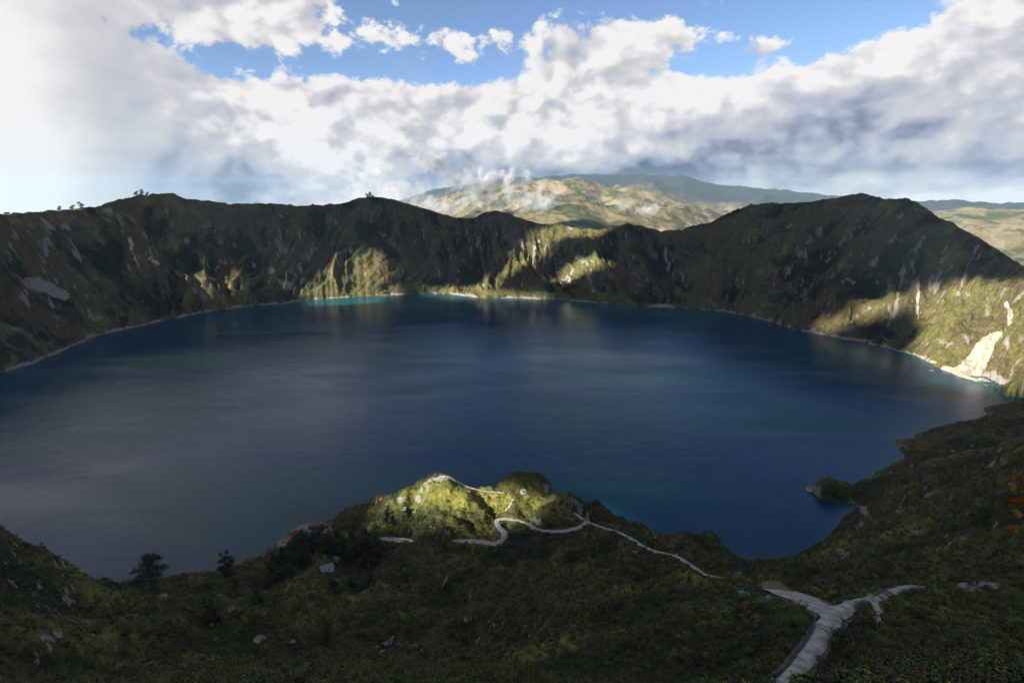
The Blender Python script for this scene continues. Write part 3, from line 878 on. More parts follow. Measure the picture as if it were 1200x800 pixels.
def ground_mat():
    m, N, b, out = new_mat('hillside_ground')
    geo = N.node('ShaderNodeNewGeometry')
    pos = geo.outputs['Position']
    rockA, paleA, dryA, lush_litA, pathA, rib_shadeA, farA = [N.attr(k) for k in ('rock', 'pale', 'dry', 'lush', 'trod', 'rib', 'wall')]
    n_big = N.noise(pos, 0.011, 5.0, 0.6)
    n_mid = N.noise(pos, 0.055, 6.0, 0.62)
    n_fine = N.noise(pos, 0.35, 5.0, 0.65)
    n_vf = N.noise(pos, 1.6, 4.0, 0.65)
    clump = N.voro(pos, 0.16, 2.0, 0.6)
    # vegetation
    comb_w = N.comb(N.m('MULTIPLY', N.attr('along'), 9.0), N.m('MULTIPLY', N.attr('down'), 1.5), 0.0)
    n_str = N.noise(comb_w, 1.0, 5.0, 0.62)
    shrub = N.mix(n_fine, (0.014, 0.021, 0.010), (0.034, 0.043, 0.019))
    grass = N.mix(n_mid, (0.090, 0.115, 0.026), (0.205, 0.195, 0.052))
    drygr = N.mix(n_mid, (0.075, 0.058, 0.034), (0.135, 0.104, 0.056))
    gsum = N.m('ADD', N.m('MULTIPLY', n_mid, 0.55), N.m('MULTIPLY', lush_litA, 0.42))
    gsum = N.m('ADD', gsum, N.m('MULTIPLY', N.m('SUBTRACT', rib_shadeA, 0.5), 1.05))  # relief shade put into the colour: darker shrubs in gullies, paler ribs
    gsum = N.m('ADD', gsum, N.m('MULTIPLY', N.m('SUBTRACT', n_fine, 0.5), 0.45))
    gsum = N.m('ADD', gsum, N.m('MULTIPLY', N.m('MULTIPLY', N.m('SUBTRACT', n_str, 0.5), 1.3), farA))
    gfac = N.ss(gsum, 0.30, 0.78)
    wallgr = N.mix(n_str, (0.040, 0.050, 0.033), (0.150, 0.142, 0.076))
    shrub = N.mix(farA, shrub, N.mix(n_fine, (0.011, 0.017, 0.013), (0.028, 0.036, 0.023)))
    grass = N.mix(N.m('MULTIPLY', farA, N.ss(lush_litA, 0.45, 0.95, 0.92, 0.5)), grass, wallgr)
    veg = N.mix(gfac, shrub, grass)
    grass = N.mix(N.ss(lush_litA, 0.8, 1.15), grass, N.mix(n_fine, (0.150, 0.150, 0.034), (0.260, 0.235, 0.065)))
    sun_grassA = N.attr('hay')
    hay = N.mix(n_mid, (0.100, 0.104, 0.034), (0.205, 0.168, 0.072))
    hf = N.ss(N.m('ADD', N.m('ADD', sun_grassA, N.m('MULTIPLY', N.m('SUBTRACT', n_mid, 0.5), 1.1)), N.m('MULTIPLY', N.m('SUBTRACT', n_str, 0.5), 1.6)), 0.30, 0.85)
    hf = N.m('MULTIPLY', hf, N.ss(sun_grassA, 0.0, 0.25))
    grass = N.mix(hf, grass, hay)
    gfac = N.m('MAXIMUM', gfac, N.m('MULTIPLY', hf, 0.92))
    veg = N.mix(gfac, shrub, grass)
    dfac = N.ss(N.m('ADD', N.m('MULTIPLY', n_big, 0.5), N.m('ADD', N.m('MULTIPLY', dryA, 0.75), N.m('MULTIPLY', n_fine, 0.3))), 0.72, 1.05)
    veg = N.mix(N.m('MULTIPLY', dfac, 0.85), veg, drygr)
    dark = N.ss(clump, 0.18, 0.5, 1.0, 0.0)
    veg = N.mix(N.m('MULTIPLY', dark, 0.55), veg, (0.016, 0.024, 0.010))
    # rock
    strat = N.noise(N.vm('MULTIPLY', pos, (1.0, 1.0, 0.35)), 0.12, 6.0, 0.65)
    rk = N.mix(strat, (0.085, 0.080, 0.076), (0.30, 0.28, 0.255))
    rf = N.ss(N.m('ADD', rockA, N.m('MULTIPLY', N.m('SUBTRACT', n_fine, 0.5), 0.75)), 0.30, 0.58)
    colr = N.mix(N.m('MULTIPLY', rf, N.ss(rockA, 0.0, 0.3)), veg, rk)
    sand = N.mix(N.ss(N.noise(N.vm('MULTIPLY', pos, (1.0, 1.0, 0.3)), 0.11, 6.0, 0.68), 0.3, 0.62), (0.155, 0.135, 0.105), (0.36, 0.32, 0.26))
    pf = N.ss(N.m('ADD', paleA, N.m('MULTIPLY', N.m('SUBTRACT', n_fine, 0.5), 0.5)), 0.35, 0.62)
    colr = N.mix(N.m('MULTIPLY', pf, N.ss(paleA, 0.0, 0.25)), colr, sand)
    earth = N.mix(n_fine, (0.12, 0.095, 0.065), (0.20, 0.17, 0.125))
    tf = N.ss(N.m('ADD', pathA, N.m('MULTIPLY', N.m('SUBTRACT', n_vf, 0.5), 0.5)), 0.35, 0.7)
    colr = N.mix(N.m('MULTIPLY', tf, 0.8), colr, earth)
    N.link(colr, b.inputs['Base Color'])
    b.inputs['Roughness'].default_value = 0.95
    b.inputs['Specular IOR Level'].default_value = 0.05
    # relief: tussocks and shrubs, coarse on the far walls and fine close by
    hgt = N.m('ADD', N.m('MULTIPLY', N.m('SUBTRACT', 1.0, clump), 1.5), N.m('MULTIPLY', n_fine, 2.2))
    hgt = N.m('ADD', hgt, N.m('MULTIPLY', n_mid, 6.0))
    hgt = N.m('ADD', hgt, N.m('MULTIPLY', N.m('MULTIPLY', n_str, farA), 9.0))
    hgt = N.m('ADD', hgt, N.m('MULTIPLY', n_vf, 0.35))
    bp = N.node('ShaderNodeBump')
    N.link(hgt, bp.inputs['Height'])
    N.link(N.m('MULTIPLY', N.m('SUBTRACT', 1.0, N.m('MULTIPLY', pf, 0.8)), 0.85), bp.inputs['Strength'])
    bp.inputs['Distance'].default_value = 1.0
    N.link(bp.outputs[0], b.inputs['Normal'])
    return m


def water_mat():
    m, N, b, out = new_mat('lake_water')
    geo = N.node('ShaderNodeNewGeometry')
    pos = geo.outputs['Position']
    sh = N.attr('shallow')
    flow = N.vm('MULTIPLY', pos, (0.35, 1.0, 1.0))
    n1 = N.noise(flow, 0.0032, 4.0, 0.5, dist=0.6)
    n2 = N.noise(N.vm('ADD', flow, (500.0, 900.0, 0.0)), 0.009, 5.0, 0.55, dist=0.8)
    deep = N.mix(N.ss(n1, 0.42, 0.66), (0.0010, 0.023, 0.066), (0.0018, 0.045, 0.056))
    deep = N.mix(N.m('MULTIPLY', N.attr('teal'), N.ss(n2, 0.25, 0.6, 0.45, 1.0)), deep, (0.004, 0.085, 0.070))
    c = N.mix(N.ss(sh, 0.0, 0.5), deep, (0.004, 0.036, 0.046))
    c = N.mix(N.ss(sh, 0.45, 1.0), c, (0.018, 0.048, 0.038))
    N.link(c, b.inputs['Base Color'])
    b.inputs['IOR'].default_value = 1.33
    b.inputs['Specular IOR Level'].default_value = 0.36
    wind = N.ss(N.m('ADD', N.m('MULTIPLY', n2, 0.6), N.m('MULTIPLY', n1, 0.5)), 0.42, 0.68)
    N.link(N.m('ADD', 0.12, N.m('MULTIPLY', wind, 0.13)), b.inputs['Roughness'])
    w1 = N.noise(N.vm('MULTIPLY', pos, (1.0, 1.6, 1.0)), 0.22, 4.0, 0.6)
    w2 = N.noise(pos, 0.03, 3.0, 0.5)
    bp = N.node('ShaderNodeBump')
    N.link(N.m('ADD', N.m('MULTIPLY', w1, 0.55), N.m('MULTIPLY', w2, 0.9)), bp.inputs['Height'])
    N.link(N.m('ADD', 0.35, N.m('MULTIPLY', wind, 0.45)), bp.inputs['Strength'])
    bp.inputs['Distance'].default_value = 1.0
    N.link(bp.outputs[0], b.inputs['Normal'])
    return m


def country_mat():
    m, N, b, out = new_mat('far_country')
    geo = N.node('ShaderNodeNewGeometry')
    pos = geo.outputs['Position']
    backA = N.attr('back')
    n_big = N.noise(pos, 0.011, 4.0, 0.6)
    vn = N.node('ShaderNodeTexVoronoi', feature='F1')
    wv = N.vm('ADD', pos, N.vm('SCALE', N.noise(pos, 0.004, 3.0, 0.5, color=True), scale=160.0))
    N.link(N.vm('MULTIPLY', wv, (1.0, 0.6, 0.0)), vn.inputs['Vector'])
    vn.inputs['Scale'].default_value = 0.0075
    cellv = N.sep(vn.outputs['Color'])[0]
    wood = N.noise(pos, 0.0035, 6.0, 0.62)
    fc = N.mix(cellv, (0.095, 0.086, 0.056), (0.195, 0.158, 0.115))
    fc = N.mix(N.ss(n_big, 0.35, 0.7, 0.0, 0.45), fc, (0.14, 0.13, 0.065))
    fc = N.mix(N.ss(wood, 0.47, 0.58), fc, (0.045, 0.058, 0.03))
    fc = N.mix(N.ss(N.noise(pos, 0.012, 3.0, 0.6), 0.58, 0.66, 0.0, 0.85), fc, (0.05, 0.06, 0.03))
    fc = N.mix(backA, fc, (0.017, 0.024, 0.026))  # back ridge: cloud shadow and blue haze put into its colour
    N.link(fc, b.inputs['Base Color'])
    b.inputs['Roughness'].default_value = 0.95
    b.inputs['Specular IOR Level'].default_value = 0.05
    bp = N.node('ShaderNodeBump')
    N.link(N.m('ADD', N.m('MULTIPLY', n_big, 22.0), N.m('MULTIPLY', wood, 60.0)), bp.inputs['Height'])
    bp.inputs['Strength'].default_value = 0.7
    bp.inputs['Distance'].default_value = 1.0
    N.link(bp.outputs[0], b.inputs['Normal'])
    return m


M_GROUND = ground_mat()
M_COUNTRY = country_mat()
M_WATER = water_mat()
M_PATH = simple_mat('pale_path_sand', (0.235, 0.228, 0.215), 0.9, 0.45, 0.55, 0.03)

# ------------------------------------------------------------------ ground sheet and lake
idx = np.arange(NR * NA).reshape(NR, NA)
nxt = np.roll(idx, -1, axis=1)
faces = np.stack([idx[:-1], nxt[:-1], nxt[1:], idx[1:]], -1).reshape(-1, 4)[:, ::-1]
faces = np.ascontiguousarray(faces)
co = np.stack([GX, GY, Z], -1).reshape(-1, 3)
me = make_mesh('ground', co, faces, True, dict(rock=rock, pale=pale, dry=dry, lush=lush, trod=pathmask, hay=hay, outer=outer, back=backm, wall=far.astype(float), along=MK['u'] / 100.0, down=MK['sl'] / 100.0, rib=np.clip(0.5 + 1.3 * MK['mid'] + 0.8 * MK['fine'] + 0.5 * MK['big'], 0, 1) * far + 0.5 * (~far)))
# flat-shaded normals look right only if the sheet faces up
ground_o = link('ground', me, [M_GROUND, M_COUNTRY])
_mi = np.zeros((NR - 1, NA), np.int32); _mi[RAD[:-1] > 3000] = 1
me.polygons.foreach_set('material_index', _mi.ravel())
tag(ground_o, kind='structure')
if me.polygons[1000].normal.z < 0:
    me.flip_normals()

LA = np.linspace(-0.9, 0.9, 420)
LRr = np.geomspace(430, 2350, 330)
lga, lgr = np.meshgrid(LA, LRr)
lx, ly = lgr * np.sin(lga), lgr * np.cos(lga)
lz = ground(lx, ly)
shal = np.where(lgr < np.interp(lga, _fs_az, _fs_r) - 60, 0.75 * (1 - sstep(0.5, 5.0, -lz)), 0.08 * (1 - sstep(0, 4, -lz)))
pxl, pyl = project(lx, ly, np.zeros_like(lx))
shal = np.where((lgr < np.interp(lga, _fs_az, _fs_r) - 260) & (pxl > 420) & (pxl < 840), 0.1 * shal, shal)
teal = np.zeros_like(lx)       # teal patches in the water colour
for (cx, cy, sx, sy, am) in [(760, 440, 95, 17, 1.0), (710, 580, 90, 26, 0.7), (470, 358, 130, 9, 0.8), (435, 406, 60, 5, 0.8), (700, 360, 200, 6, 0.5), (850, 480, 150, 14, 0.5), (1000, 420, 90, 12, 0.5), (200, 420, 90, 8, 0.35)]:
    teal = np.maximum(teal, am * np.exp(-((pxl - cx) / sx) ** 2 - ((pyl - cy) / sy) ** 2))
shal = np.maximum(shal, 0.10 * (1 - sstep(4, 75, -lz)) * (lgr > np.interp(lga, _fs_az, _fs_r) - 260))
li = np.arange(lga.size).reshape(lga.shape)
lf = np.stack([li[:-1, :-1], li[:-1, 1:], li[1:, 1:], li[1:, :-1]], -1).reshape(-1, 4)
wet = (lz < 1.5).ravel()
rs_l = np.interp(lga, _fs_az, _fs_r).ravel()
ok = wet & (lgr.ravel() < rs_l + 60)
# grow by one ring so the water runs under the bank
keep = ok[lf].any(1)
lf = lf[keep][:, ::-1]
lco = np.stack([lx, ly, np.zeros_like(lx)], -1).reshape(-1, 3)
used = np.unique(lf)
remap = -np.ones(len(lco), int); remap[used] = np.arange(len(used))
lme = make_mesh('lake', lco[used], remap[lf], True, dict(shallow=shal.ravel()[used], teal=teal.ravel()[used]))
if lme.polygons[0].normal.z < 0:
    lme.flip_normals()
lake_o = tag(link('lake', lme, M_WATER), kind='structure')

# ---- path surfaces
for name, L in path_lines:
    T = np.gradient(L[:, :2], axis=0)
    T /= np.linalg.norm(T, axis=1, keepdims=True) + 1e-9
    Nn = np.stack([-T[:, 1], T[:, 0]], 1)
    rows = []
    seed = int(abs(L[0, 0]) * 10) % 97
    for s, jx in zip((-1, -0.5, 0, 0.5, 1), (0.9, 0, 0, 0, 0.9)):
        wob = 1 + jx * 0.42 * fbm(np.arange(len(L)) / 3.0, np.zeros(len(L)) + s * 5, 3, seed)
        P = L[:, :2] + Nn * (s * L[:, 3] * wob)[:, None]
        rows.append(np.column_stack([P, L[:, 2] + (0.14 if abs(s) < 1 else -0.15)]))
    V = np.stack(rows, 1)
    n, k = V.shape[:2]
    ii = np.arange(n * k).reshape(n, k)
    ff = np.stack([ii[:-1, :-1], ii[1:, :-1], ii[1:, 1:], ii[:-1, 1:]], -1).reshape(-1, 4)
    pm = make_mesh('path', V.reshape(-1, 3), ff, True)
    if pm.polygons[0].normal.z < 0:
        pm.flip_normals()
    tag(link('path', pm, M_PATH), kind='structure')

# ------------------------------------------------------------------ unseen cloud shaped to block the sun, gaps cut where the sun patches fall
E1 = np.cross([0, 0, 1.0], S_DIR); E1 /= np.linalg.norm(E1)
if E1[1] < 0: E1 = -E1
E2 = np.cross(S_DIR, E1)
if E2[2] < 0: E2 = -E2
BANK_D = 3700.0
GAPS = [  # outlines, in the photograph, of the ground the sun reaches
    [(446, 588, 555), (470, 572, 548), (500, 561, 535), (528, 552, 535), (560, 567, 528), (600, 573, 526), (632, 581, 515), (645, 589, 490), (650, 598, 465), (640, 606), (600, 605), (560, 616), (520, 620), (485, 616), (462, 606)],
    [(1060, 346), (1085, 338), (1120, 333), (1200, 327), (1280, 335), (1340, 440), (1200, 446), (1170, 458), (1130, 450), (1085, 430), (1068, 412), (1082, 392), (1072, 366)],
    [(952, 388), (980, 370), (1010, 353), (1040, 345), (1070, 344), (1076, 360), (1040, 366), (1012, 373), (985, 393)],
    [(568, 330), (592, 314), (608, 296), (628, 268), (660, 265), (702, 269), (694, 277), (655, 280), (640, 300), (626, 308), (606, 318), (584, 334)],
    [(636, 322), (664, 309), (690, 301), (717, 303), (708, 312), (690, 318), (676, 327), (650, 328)],
    [(498, 337), (545, 335), (600, 342), (640, 346), (640, 351), (590, 351), (540, 349), (498, 346)],
    [(364, 334), (392, 300), (424, 290), (458, 304), (466, 352), (400, 356), (364, 354)],
    [(144, 280), (157, 276), (173, 313), (160, 320)], [(163, 283), (181, 280), (193, 312), (190, 332), (166, 326)],
    [(218, 320), (235, 317), (245, 338), (226, 343)], [(260, 315), (276, 312), (282, 338), (264, 341)], [(320, 326), (343, 325), (347, 341), (328, 342)],
    [(-60, 252), (0, 249), (48, 245), (92, 245), (70, 256), (20, 260), (-60, 262)], [(655, 264), (700, 266), (716, 266), (700, 276), (660, 276)],
    [(136, 238), (146, 236), (152, 254), (140, 256)],
]


def shade_cloud():
    sel = (GR > 20) & (GR < 2900) & (np.abs(GA) < 0.89) & (Z > -5)
    P = np.stack([GX[sel], GY[sel], Z[sel]], 1)[::37]
    pu, pv = P @ E1, P @ E2
    u0, u1 = pu.min() - 260, pu.max() + 120
    v0, v1 = pv.min() - 120, pv.max() + 120
    st = 16.0
    U, V = np.meshgrid(np.arange(u0 - 160, u1 + 160, st), np.arange(v0 - 160, v1 + 160, st))
    n1 = fbm(U / 190, V / 190, 4, 301); n2 = fbm(U / 60, V / 60, 3, 305)
    s = np.minimum.reduce([U - u0, u1 - U, V - v0, v1 - V]) + 60 * n1 + 18 * n2
    s = np.maximum(s, -200)
    for g in GAPS:
        q = np.array([pick(*p, rmin=60) for p in g])
        gu, gv = q @ E1, q @ E2
        pts = list(zip(gu, gv))
        d = seg_dist(U, V, pts + [pts[0]]) * np.where(poly_in(U, V, pts), -1, 1)
        s = np.minimum(s, d + 16 * n2 + 8 * n1)
    th = 26 * np.sqrt(np.maximum(s, 0)) * (0.6 + 0.4 * np.clip(1 + 1.4 * n1, 0.2, 2))
    th = np.minimum(th, 330) + 14 * n2 * sstep(0, 40, s)
    th = np.maximum(th, 0)
    base = BANK_D + 40 * n1
    def pt(dd):
        return U[..., None] * E1 + V[..., None] * E2 + (base + dd)[..., None] * S_DIR
    A = pt(-0.35 * th); B = pt(0.65 * th + 0.5)
    ins = s > 0
    cell = ins[:-1, :-1] | ins[1:, :-1] | ins[:-1, 1:] | ins[1:, 1:]
    cell &= (s[:-1, :-1] + s[1:, 1:] + s[1:, :-1] + s[:-1, 1:]) > 0
    ny, nx = U.shape
    ii = np.arange(ny * nx).reshape(ny, nx)
    qf = np.stack([ii[:-1, :-1], ii[:-1, 1:], ii[1:, 1:], ii[1:, :-1]], -1)[cell]
    F = [qf, qf[:, ::-1] + ny * nx]
    # close the rim of the sheet
    e = np.concatenate([qf[:, [0, 1]], qf[:, [1, 2]], qf[:, [2, 3]], qf[:, [3, 0]]])
    key = np.sort(e, 1); code = key[:, 0] * (ny * nx) + key[:, 1]
    uq, inv, cnt = np.unique(code, return_inverse=True, return_counts=True)
    be = e[cnt[inv] == 1]
    F.append(np.stack([be[:, 1], be[:, 0], be[:, 0] + ny * nx, be[:, 1] + ny * nx], -1))
    F = np.concatenate(F)
    C = np.concatenate([A.reshape(-1, 3), B.reshape(-1, 3)])
    used = np.unique(F); rm = -np.ones(len(C), int); rm[used] = np.arange(len(used))
    me = make_mesh('shade_cloud', C[used], rm[F], True)
    m, N, b, out = new_mat('cloud_white')
    b.inputs['Base Color'].default_value = (0.82, 0.83, 0.86, 1)
    b.inputs['Roughness'].default_value = 1.0
    o = tag(link('shade_cloud', me, m), kind='stuff')
    return o, C[used][:, 2].min()


bank, bank_low = shade_cloud()
print('cloud bank lowest point', bank_low)

# ------------------------------------------------------------------ haze between here and the far ridges
def box_mesh(name, lo, hi):
    x0, y0, z0 = lo; x1, y1, z1 = hi
    co = np.array([(x0, y0, z0), (x1, y0, z0), (x1, y1, z0), (x0, y1, z0), (x0, y0, z1), (x1, y0, z1), (x1, y1, z1), (x0, y1, z1)], float)
    f = np.array([(3, 2, 1, 0), (4, 5, 6, 7), (0, 1, 5, 4), (1, 2, 6, 5), (2, 3, 7, 6), (3, 0, 4, 7)])
    return make_mesh(name, co, f, False)


ztop = max(float(Z.max()), CAM_H) + 25.0
hz = box_mesh('haze', (-19300, -19300, float(Z.min()) - 1.0), (19300, 19300, ztop))
hm = bpy.data.materials.new('haze_air'); hm.use_nodes = True
hm.node_tree.nodes.clear()
HN = NT(hm.node_tree)
pv = HN.node('ShaderNodeVolumePrincipled')
pv.inputs['Color'].default_value = (0.52, 0.76, 1.0, 1)
pv.inputs['Density'].default_value = 0.000025
pv.inputs['Anisotropy'].default_value = 0.1
ho = HN.node('ShaderNodeOutputMaterial')
HN.link(pv.outputs[0], ho.inputs['Volume'])
tag(link('haze', hz, hm), kind='stuff')
print('haze top', ztop)

# ------------------------------------------------------------------ leaf materials
def leaf_mat(name, dark, light, rough=0.75, sheen=0.3):
    m, N, b, out = new_mat(name)
    oi = N.node('ShaderNodeObjectInfo')
    geo = N.node('ShaderNodeNewGeometry')
    n = N.noise(geo.outputs['Position'], 0.9, 3.0, 0.6)
    f = N.m('ADD', N.m('MULTIPLY', oi.outputs['Random'], 0.6), N.m('MULTIPLY', n, 0.4))
    N.link(N.mix(f, dark, light), b.inputs['Base Color'])
    b.inputs['Roughness'].default_value = rough
    b.inputs['Specular IOR Level'].default_value = sheen
    return m


M_SHRUB = leaf_mat('shrub_leaves', (0.018, 0.024, 0.011), (0.052, 0.058, 0.022))
M_BROWN = leaf_mat('dry_shrub_leaves', (0.045, 0.034, 0.018), (0.110, 0.082, 0.040))
M_TUSS = leaf_mat('tussock_blades', (0.068, 0.084, 0.025), (0.175, 0.165, 0.058))
M_GREEN = leaf_mat('fresh_leaves', (0.034, 0.062, 0.017), (0.080, 0.118, 0.034))
M_YELLOW = simple_mat('yellow_blossom', (0.42, 0.40, 0.03), 0.7, 0.2, 3.0)
M_TREE = leaf_mat('tree_leaves', (0.016, 0.026, 0.012), (0.042, 0.056, 0.022))
M_BARK = simple_mat('tree_bark', (0.075, 0.058, 0.042), 0.9, 0.3, 3.0, 0.02)
M_ROCKS = simple_mat('pale_rock', (0.165, 0.158, 0.148), 0.9, 0.5, 0.9, 0.15)
M_TWIG = simple_mat('shrub_twigs', (0.05, 0.04, 0.03), 0.9, 0.2, 4.0)


def quads_mesh(name, centers, normals_u, normals_v, mats_idx=None):
    c = np.asarray(centers); u = np.asarray(normals_u); v = np.asarray(normals_v)
    # a leaf is a diamond: pointed at both ends
    co = np.stack([c - u, c - v * 0.55 + u * 0.1, c + u, c + v * 0.55 + u * 0.1], 1).reshape(-1, 3)
    f = np.arange(len(co)).reshape(-1, 4)
    me = make_mesh(name, co, f, False)
    if mats_idx is not None:
        me.polygons.foreach_set('material_index', np.asarray(mats_idx, np.int32))
    return me


def rand_dirs(n, rng):
    d = rng.normal(size=(n, 3))
    return d / np.linalg.norm(d, axis=1, keepdims=True)


def bush_mesh(name, seed, n, size, flower=0.0, squat=0.75):
    """one shrub about 1 m across: leaves on a few overlapping domes"""
    rng = np.random.default_rng(seed)
    nl = rng.integers(3, 6)
    lob = np.column_stack([rng.normal(0, 0.24, nl), rng.normal(0, 0.24, nl), rng.uniform(0.15, 0.42, nl)])
    rad = rng.uniform(0.22, 0.40, nl)
    k = rng.integers(0, nl, n)
    d = rand_dirs(n, rng)
    d[:, 2] = np.abs(d[:, 2]) * 0.9 + d[:, 2] * 0.1
    c = lob[k] + d * (rad[k] * rng.uniform(0.72, 1.08, n))[:, None]
    c[:, 2] = np.maximum(c[:, 2] * squat, 0.0)
    a = rand_dirs(n, rng); a = a - (a * d).sum(1)[:, None] * d * 0.6
    a /= np.linalg.norm(a, axis=1, keepdims=True)
    bb = np.cross(d + 0.35 * rand_dirs(n, rng), a); bb /= np.linalg.norm(bb, axis=1, keepdims=True) + 1e-9
    sz = size * rng.uniform(0.6, 1.4, n)[:, None]
    mi = np.zeros(n, int)
    if flower:
        top = c[:, 2] > np.quantile(c[:, 2], 0.55)
        mi[top & (rng.random(n) < flower)] = 1
        sz = np.where((mi == 1)[:, None], sz * 0.7, sz)
    return quads_mesh(name, c, a * sz, bb * sz, mi)


def tussock_mesh(name, seed, n):
    rng = np.random.default_rng(seed)
    az = rng.uniform(0, 2 * np.pi, n); lean = rng.uniform(0.15, 0.95, n)
    L = rng.uniform(0.45, 0.8, n)
    d = np.column_stack([np.cos(az) * np.sin(lean), np.sin(az) * np.sin(lean), np.cos(lean)])
    base = np.column_stack([rng.normal(0, 0.09, n), rng.normal(0, 0.09, n), np.zeros(n)])
    c = base + d * (L / 2)[:, None]
    side = np.column_stack([-np.sin(az), np.cos(az), np.zeros(n)])
    return quads_mesh(name, c, d * (L / 2)[:, None], side * 0.055)


def source_collection(name, meshes, mats):
    col = bpy.data.collections.new(name)          # never linked to the scene: only the scatter reads it
    for i, me in enumerate(meshes):
        o = bpy.data.objects.new(name + '_plant', me)
        for m in mats[i]:
            me.materials.append(m)
        col.objects.link(o)
    return col


def scatter(name, pts, scale, tilt, pick_i, col, label=None):
    me = bpy.data.meshes.new(name)
    me.vertices.add(len(pts))
    me.vertices.foreach_set('co', np.ascontiguousarray(pts, np.float32).ravel())
    at = me.attributes.new('size', 'FLOAT', 'POINT'); at.data.foreach_set('value', scale.astype(np.float32))
    at = me.attributes.new('spin', 'FLOAT_VECTOR', 'POINT'); at.data.foreach_set('vector', np.ascontiguousarray(tilt, np.float32).ravel())
    at = me.attributes.new('kindno', 'INT', 'POINT'); at.data.foreach_set('value', pick_i.astype(np.int32))
    o = bpy.data.objects.new(name, me)
    COL.objects.link(o)
    g = bpy.data.node_groups.new(name + '_nodes', 'GeometryNodeTree')
    g.interface.new_socket('Geometry', in_out='INPUT', socket_type='NodeSocketGeometry')
    g.interface.new_socket('Geometry', in_out='OUTPUT', socket_type='NodeSocketGeometry')
    nd = g.nodes
    gi = nd.new('NodeGroupInput'); go = nd.new('NodeGroupOutput')
    ci = nd.new('GeometryNodeCollectionInfo')
    ci.inputs['Collection'].default_value = col
    ci.inputs['Separate Children'].default_value = True
    ci.inputs['Reset Children'].default_value = True
    ip = nd.new('GeometryNodeInstanceOnPoints')
    ip.inputs['Pick Instance'].default_value = True

    def na(nm, typ):
        n = nd.new('GeometryNodeInputNamedAttribute'); n.data_type = typ
        n.inputs['Name'].default_value = nm
        return n.outputs['Attribute']
    g.links.new(gi.outputs[0], ip.inputs['Points'])
    g.links.new(ci.outputs[0], ip.inputs['Instance'])
    g.links.new(na('kindno', 'INT'), ip.inputs['Instance Index'])
    g.links.new(na('spin', 'FLOAT_VECTOR'), ip.inputs['Rotation'])
    g.links.new(na('size', 'FLOAT'), ip.inputs['Scale'])
    g.links.new(ip.outputs[0], go.inputs[0])
    md = o.modifiers.new('scatter', 'NODES')
    md.node_group = g
    return tag(o, kind='stuff', label=label)


# ---- where plants grow on the near slopes
def sample_near(r0, r1, dens, seed, weight=None):
    rng = np.random.default_rng(seed)
    i0, i1 = np.searchsorted(RAD, [r0, r1])
    a = GA[i0:i1, :ND]; r = GR[i0:i1, :ND]
    dr = np.gradient(RAD)[i0:i1, None]; da = 2 * AZ_D / (ND - 1)
    area = r * da * dr
    ex = area * dens * (np.abs(a) < 0.87)
    ex = ex * (Z[i0:i1, :ND] > 1.5) * (pathmask[i0:i1, :ND] < 0.45) * (~far[i0:i1, :ND])
    ex = ex * (1 - 0.9 * np.clip(near_rock[i0:i1, :ND], 0, 1))
    if weight is not None:
        ex = ex * weight[i0:i1, :ND]
    n = rng.poisson(ex)
    ii, jj = np.nonzero(n)
    rep = n[ii, jj]
    ii = np.repeat(ii, rep); jj = np.repeat(jj, rep)
    aa = a[ii, jj] + rng.uniform(-0.5, 0.5, len(ii)) * da
    rr = r[ii, jj] + rng.uniform(-0.5, 0.5, len(ii)) * dr[ii, 0]
    x, y = rr * np.sin(aa), rr * np.cos(aa)
    z = ground(x, y)
    return np.column_stack([x, y, z]), ii + i0, jj


cl1 = fbm(GX / 22, GY / 22, 4, 401); cl2 = fbm(GX / 7, GY / 7, 3, 405); cl3 = fbm(GX / 70, GY / 70, 3, 409)
lap = (np.roll(Z, 6, 0) + np.roll(Z, -6, 0) - 2 * Z) / np.maximum(GR * 0.035, 1) + (np.roll(Z, 6, 1) + np.roll(Z, -6, 1) - 2 * Z) / np.maximum(GR * 0.012, 0.5)
bushy = sstep(-0.25, 0.5, cl1 + 0.5 * cl2 + np.clip(lap * 0.9, -0.7, 0.9))
spur = np.exp(-((PX - 1000) / 420) ** 4) * sstep(655, 720, PY) + np.exp(-((PX - 560) / 110) ** 2 - ((PY - 582) / 24) ** 2)
w_shrub = (1 - 0.75 * np.clip(promo_lit * 1.3, 0, 1)) * (0.25 + 0.75 * bushy) * (1 - 0.6 * np.clip(dry - 0.55, 0, 1))
w_tuss = (1 - 0.7 * bushy) * (0.35 + 0.65 * np.clip(lush + dry - 0.3, 0, 1))
w_flow = sstep(-0.3, 0.3, cl3 + 0.6 * cl2) * sstep(690, 730, PY) * sstep(760, 850, PX)
w_brown = np.clip(dry - 0.35, 0, 1) * 1.4

shrubs = [bush_mesh('shrub', 50 + i, 330, 0.052) for i in range(4)] + [bush_mesh('shrub', 60 + i, 54, 0.15) for i in range(3)]
col_shrub = source_collection('shrub_kinds', shrubs, [[M_SHRUB], [M_GREEN], [M_SHRUB], [M_BROWN], [M_SHRUB], [M_GREEN], [M_BROWN]])
tus = [tussock_mesh('tussock', 80 + i, 34) for i in range(3)]
col_tus = source_collection('tussock_kinds', tus, [[M_TUSS], [M_TUSS], [M_BROWN]])
flo = [bush_mesh('flowering_shrub', 90 + i, 300, 0.055, 0.30) for i in range(3)]
col_flo = source_collection('flowering_kinds', flo, [[M_GREEN, M_YELLOW]] * 3)


